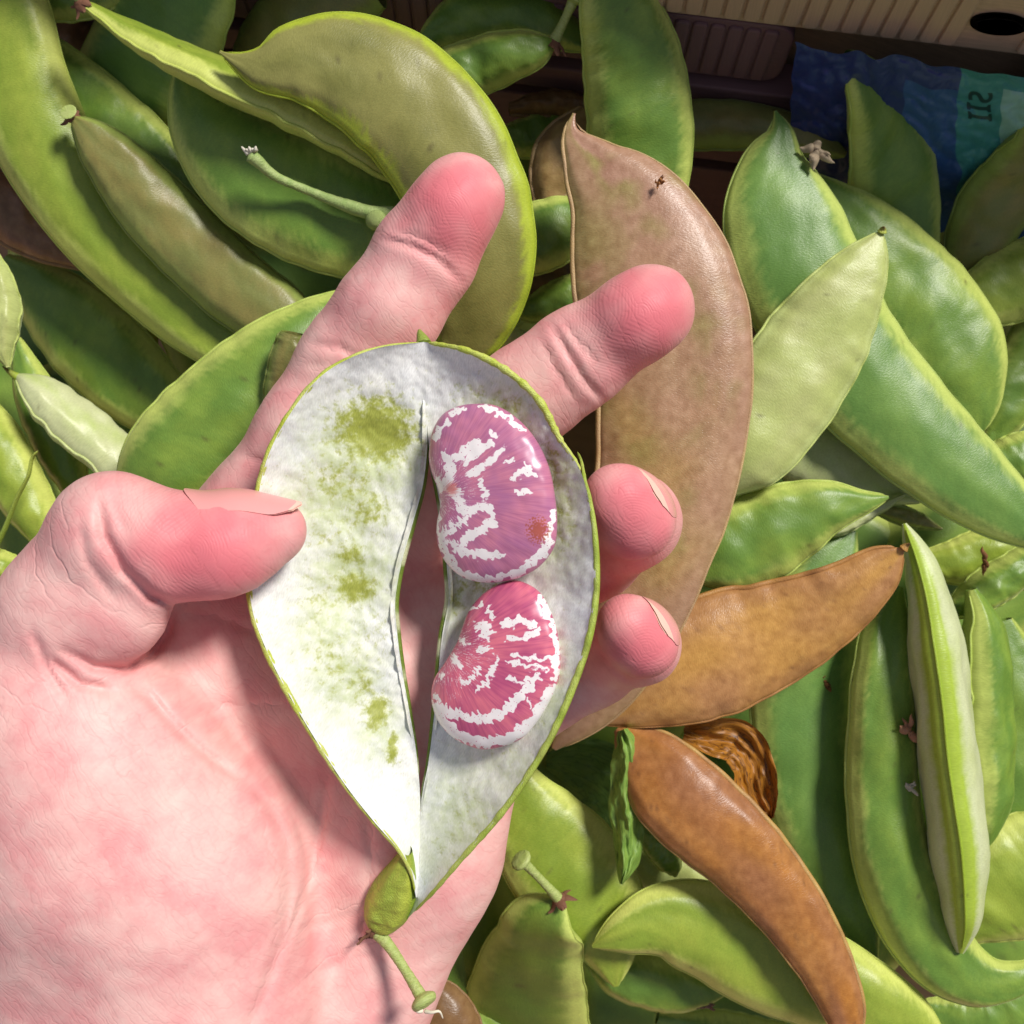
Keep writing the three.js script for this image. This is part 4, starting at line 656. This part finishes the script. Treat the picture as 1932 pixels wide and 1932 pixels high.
// ---------------------------------------------------------------- blue bag behind the heap
{
  const cv = document.createElement('canvas'); cv.width = 512; cv.height = 512; const g = cv.getContext('2d');
  g.fillStyle = '#2c3a78'; g.fillRect(0, 0, 512, 512);
  g.fillStyle = '#355a94'; g.fillRect(210, 60, 302, 452); g.fillStyle = '#418a90'; g.fillRect(310, 0, 140, 380); g.fillStyle = '#86b4b4'; g.fillRect(392, 40, 50, 270);
  g.fillStyle = '#123c46'; g.save(); g.translate(352, 88); g.rotate(Math.PI / 2); g.scale(1, -1); g.font = 'bold 62px sans-serif'; g.fillText('SII', -40, 22); g.restore();
  const t = new THREE.CanvasTexture(cv); t.colorSpace = THREE.SRGBColorSpace;
  const fold = (a, b) => 3.2 * Math.abs(n2(a * 2.6 + 0.8 * b, b * 2.1)) + 2.0 * Math.abs(n2(a * 6 + 3, b * 5.5 - a * 2)) + 0.8 * Math.abs(n2(a * 15, b * 13));
  const bag = thing('plastic_bag', 'crumpled blue plastic bag with a pale teal printed strip, in the crate corner', 'plastic bag', at(1720, 250, -92));
  const sheet = (off) => gridGeo(110, 90, (u, v) => { const px = mix(1495, 2010, u) + 10 * n2(v * 5, 3), py = mix(84 + 70 * u, 470 + 40 * u, v) + 12 * n2(u * 6, 9), p = at(px, py, -41 - 0.2 * (py - (84 + 70 * u)) - off + 0.8 * fold(u, v)); return { p: [p.x, p.y, p.z], uv: [u, 1 - v] }; });
  part('film', mergeGeometries([sheet(0), sheet(0.3)]), Pm({ map: t, roughness: 0.32, specularIntensity: 0.8 }), bag);
}

// ---------------------------------------------------------------- loose stalks, leaves and dry scraps
const loose = thing('bean_stalk', 'loose green stalk with a frayed white end lying on the dark green pod', 'plant stalk', at(600, 370, -42));
part('stem', tubeGeo([at(468, 290, -36), at(486, 304, -37), at(515, 330, -39), at(582, 360, -41), at(655, 388, -41), at(700, 401, -40), at(750, 402, -39)], (t) => 0.0011 * (1.35 - 0.5 * Math.sin(Math.PI * Math.min(1, t * 1.4)) + 0.05 * n2(t * 20, 1)), 70, 12, (u, v) => mixc(C3(150, 178, 100), C3(182, 200, 130), 0.5 + 0.5 * n2(u * 14, v * 2))), stalkMat, loose);
{ const g = new THREE.SphereGeometry(0.0024, 18, 14), p = at(711, 416, -39); g.scale(1, 1, 0.9); g.translate(p.x, p.y, p.z); const c = new Float32Array(g.attributes.position.count * 3); for (let i = 0; i < c.length; i += 3) { const q = C3(176, 196, 118); c[i] = q[0]; c[i + 1] = q[1]; c[i + 2] = q[2]; } g.setAttribute('color', new THREE.BufferAttribute(c, 3)); part('node', g, stalkMat, loose); }
part('frayed_end', mergeGeometries([0, 1, 2, 3, 4].map((k) => tubeGeo([at(470 + k * 3, 292 - k * 2, -36), at(462 + k * 5, 284 - k, -35.5 + 0.3 * k), at(455 + k * 7, 276 + (k % 2) * 6, -35)], (t) => 0.00065 * (1 - 0.75 * t), 10, 6))), Pm({ color: new THREE.Color(...C3(214, 208, 190)), roughness: 0.85 }), loose);
const tendril = thing('grass_blade', 'thin green blade sticking up beside the thumb knuckle', 'grass blade', at(30, 940, -54));
part('blade', tubeGeo([at(-12, 1040, -58), at(8, 1000, -56), at(32, 940, -53), at(54, 896, -51), at(61, 864, -50), at(72, 850, -49)], (t) => 0.0009 * (1.1 - 0.5 * t), 40, 8, (u) => mixc(C3(150, 180, 70), C3(186, 200, 90), u), 0.5), stalkMat, tendril);

function leafThing(name, label, cat, poly, h, mat, curl, group) { // a thin crumpled leaf: a middle line with half widths
  const root = thing(name, label, cat, at(poly[Math.floor(poly.length / 2)][0], poly[Math.floor(poly.length / 2)][1], h), group);
  const f = (off) => gridGeo(50, 24, (u, v) => {
    const q = crom(poly, u), e = crom(poly, Math.min(1, u + 0.02)), d = crom(poly, Math.max(0, u - 0.02)), dx = e[0] - d[0], dy = e[1] - d[1], l = Math.hypot(dx, dy) || 1, a = (v - 0.5) * 2;
    const px = q[0] - dy / l * q[2] * a, py = q[1] + dx / l * q[2] * a, hh = (q[3] ?? h) + curl * a * a + 1.2 * n2(u * 4 + h, a * 1.6) + 0.3 * n2(u * 11, a * 4 + h) - off, p = at(px + 2 * n2(u * 9, a), py, hh);
    return { p: [p.x, p.y, p.z], uv: [u, v] };
  });
  part('blade', mergeGeometries([f(0), f(0.25)]), mat, root);
  return root;
}
const veinTex = (a, b, c) => dataTex(256, (u, v) => { const r = Math.pow(1 - Math.abs(n2(u * 3 + 0.3 * n2(u * 9, v * 9), v * 11)), 7), m = 0.5 + 0.5 * fbm(u * 4, v * 4, 4); return mixc(mixc(a, b, m), c, clamp(r)); }, true, false);
leafThing('dried_leaf', 'crumpled orange-brown dry leaf beside the rust-brown pod', 'leaf', [[1290, 1380, 18], [1340, 1390, 34], [1395, 1402, 42], [1420, 1440, 40], [1430, 1490, 38], [1448, 1530, 20], [1455, 1545, 6]], -58, Pm({ map: veinTex([0.62, 0.40, 0.10], [0.86, 0.58, 0.14], [0.34, 0.19, 0.07]), roughness: 0.5, transmission: 0.3, thickness: 0 }), 3);
leafThing('green_leaf', 'torn folded green leaf beside the rust-brown pod', 'leaf', [[1176, 1376, 12], [1186, 1410, 30], [1186, 1470, 34], [1182, 1530, 33], [1186, 1580, 28], [1180, 1640, 18], [1172, 1668, 3]], -48, Pm({ map: veinTex([0.42, 0.56, 0.22], [0.56, 0.68, 0.30], [0.34, 0.47, 0.18]), roughness: 0.55 }), -4);
leafThing('green_leaf', 'large dark leaf in the gap beside the little finger', 'leaf', [[1030, 1440, 20], [1080, 1450, 60], [1140, 1480, 74], [1180, 1560, 60], [1190, 1640, 14]], -92, Pm({ map: veinTex([0.36, 0.50, 0.22], [0.46, 0.60, 0.26], [0.28, 0.42, 0.18]), roughness: 0.6 }), -4);

function scrap(label, px, py, h, size, col, tilt, dir) {
  const root = thing('dried_flower', label, 'dried flower', at(px, py, h), 'dry flower scraps on the pods'), gs = [], rr = rngOf(px * 7 + py);
  const c = at(px, py, h);
  for (let k = 0; k < 6; k++) {
    const a = dir + (rr() - 0.5) * 2.4 + (k > 3 ? Math.PI : 0), l = size * (0.5 + 0.8 * rr()), w = size * (0.12 + 0.16 * rr()), A = R.clone().multiplyScalar(Math.cos(a)).addScaledVector(U, Math.sin(a)), B = R.clone().multiplyScalar(-Math.sin(a)).addScaledVector(U, Math.cos(a)), cu = (rr() - 0.3) * 0.7, ph = rr() * 6;
    gs.push(gridGeo(10, 6, (u, v) => { const t = (v - 0.5) * 2, ww = w * Math.sin(Math.PI * clamp(u * 0.9 + 0.08)), p = c.clone().addScaledVector(A, (u - 0.15) * l).addScaledVector(B, t * ww + 0.2 * w * Math.sin(u * 6 + ph)).addScaledVector(Zc, cu * l * u * u + ww * 0.9 * (1 - t * t) + 0.0004 * Math.sin(u * 11 + ph)); return { p: [p.x, p.y, p.z] }; }));
  }
  part('petal', mergeGeometries(gs), Pm({ color: new THREE.Color(...C3(...col)), map: brownMap, roughness: 0.85 }), root);
}
scrap('withered grey-brown flower stuck on the long bluish green pod near the crate', 1540, 285, -51, 0.0052, [176, 160, 134], 0, -1.2);
scrap('tiny brown husk on the large tan-brown pod', 1241, 347, -29.2, 0.0017, [172, 118, 66], 0, 0.3);
scrap('brown flower scrap on the green pod below the orange-brown pod', 1556, 1288, -63.5, 0.0032, [128, 86, 44], 0, -1.1);
scrap('pinkish brown flower scrap caught on the hooked bright pod', 1716, 1382, -50.5, 0.0042, [186, 140, 108], 0, 2.2);
scrap('brown star-shaped flower scrap beside the tail of the long bluish pod', 1858, 1060, -69, 0.0034, [140, 94, 56], 0, -0.9);
scrap('dark brown crumb beside the seam of the large tan-brown pod', 1412, 884, -44, 0.0022, [98, 58, 36], 0, -0.8);
scrap('small orange-brown crumb against the edge-on pale pod', 1746, 1440, -47, 0.0015, [166, 106, 60], 0, 0.5);
scrap('small white papery flake in the curve of the hooked bright pod', 1718, 1488, -50.5, 0.0022, [206, 204, 186], 0, 1.3);
scrap('greyish dry crumb under the plump green pod', 1330, 1898, -70, 0.0026, [132, 108, 96], 0, 0.6);
renderer.render(scene, camera);
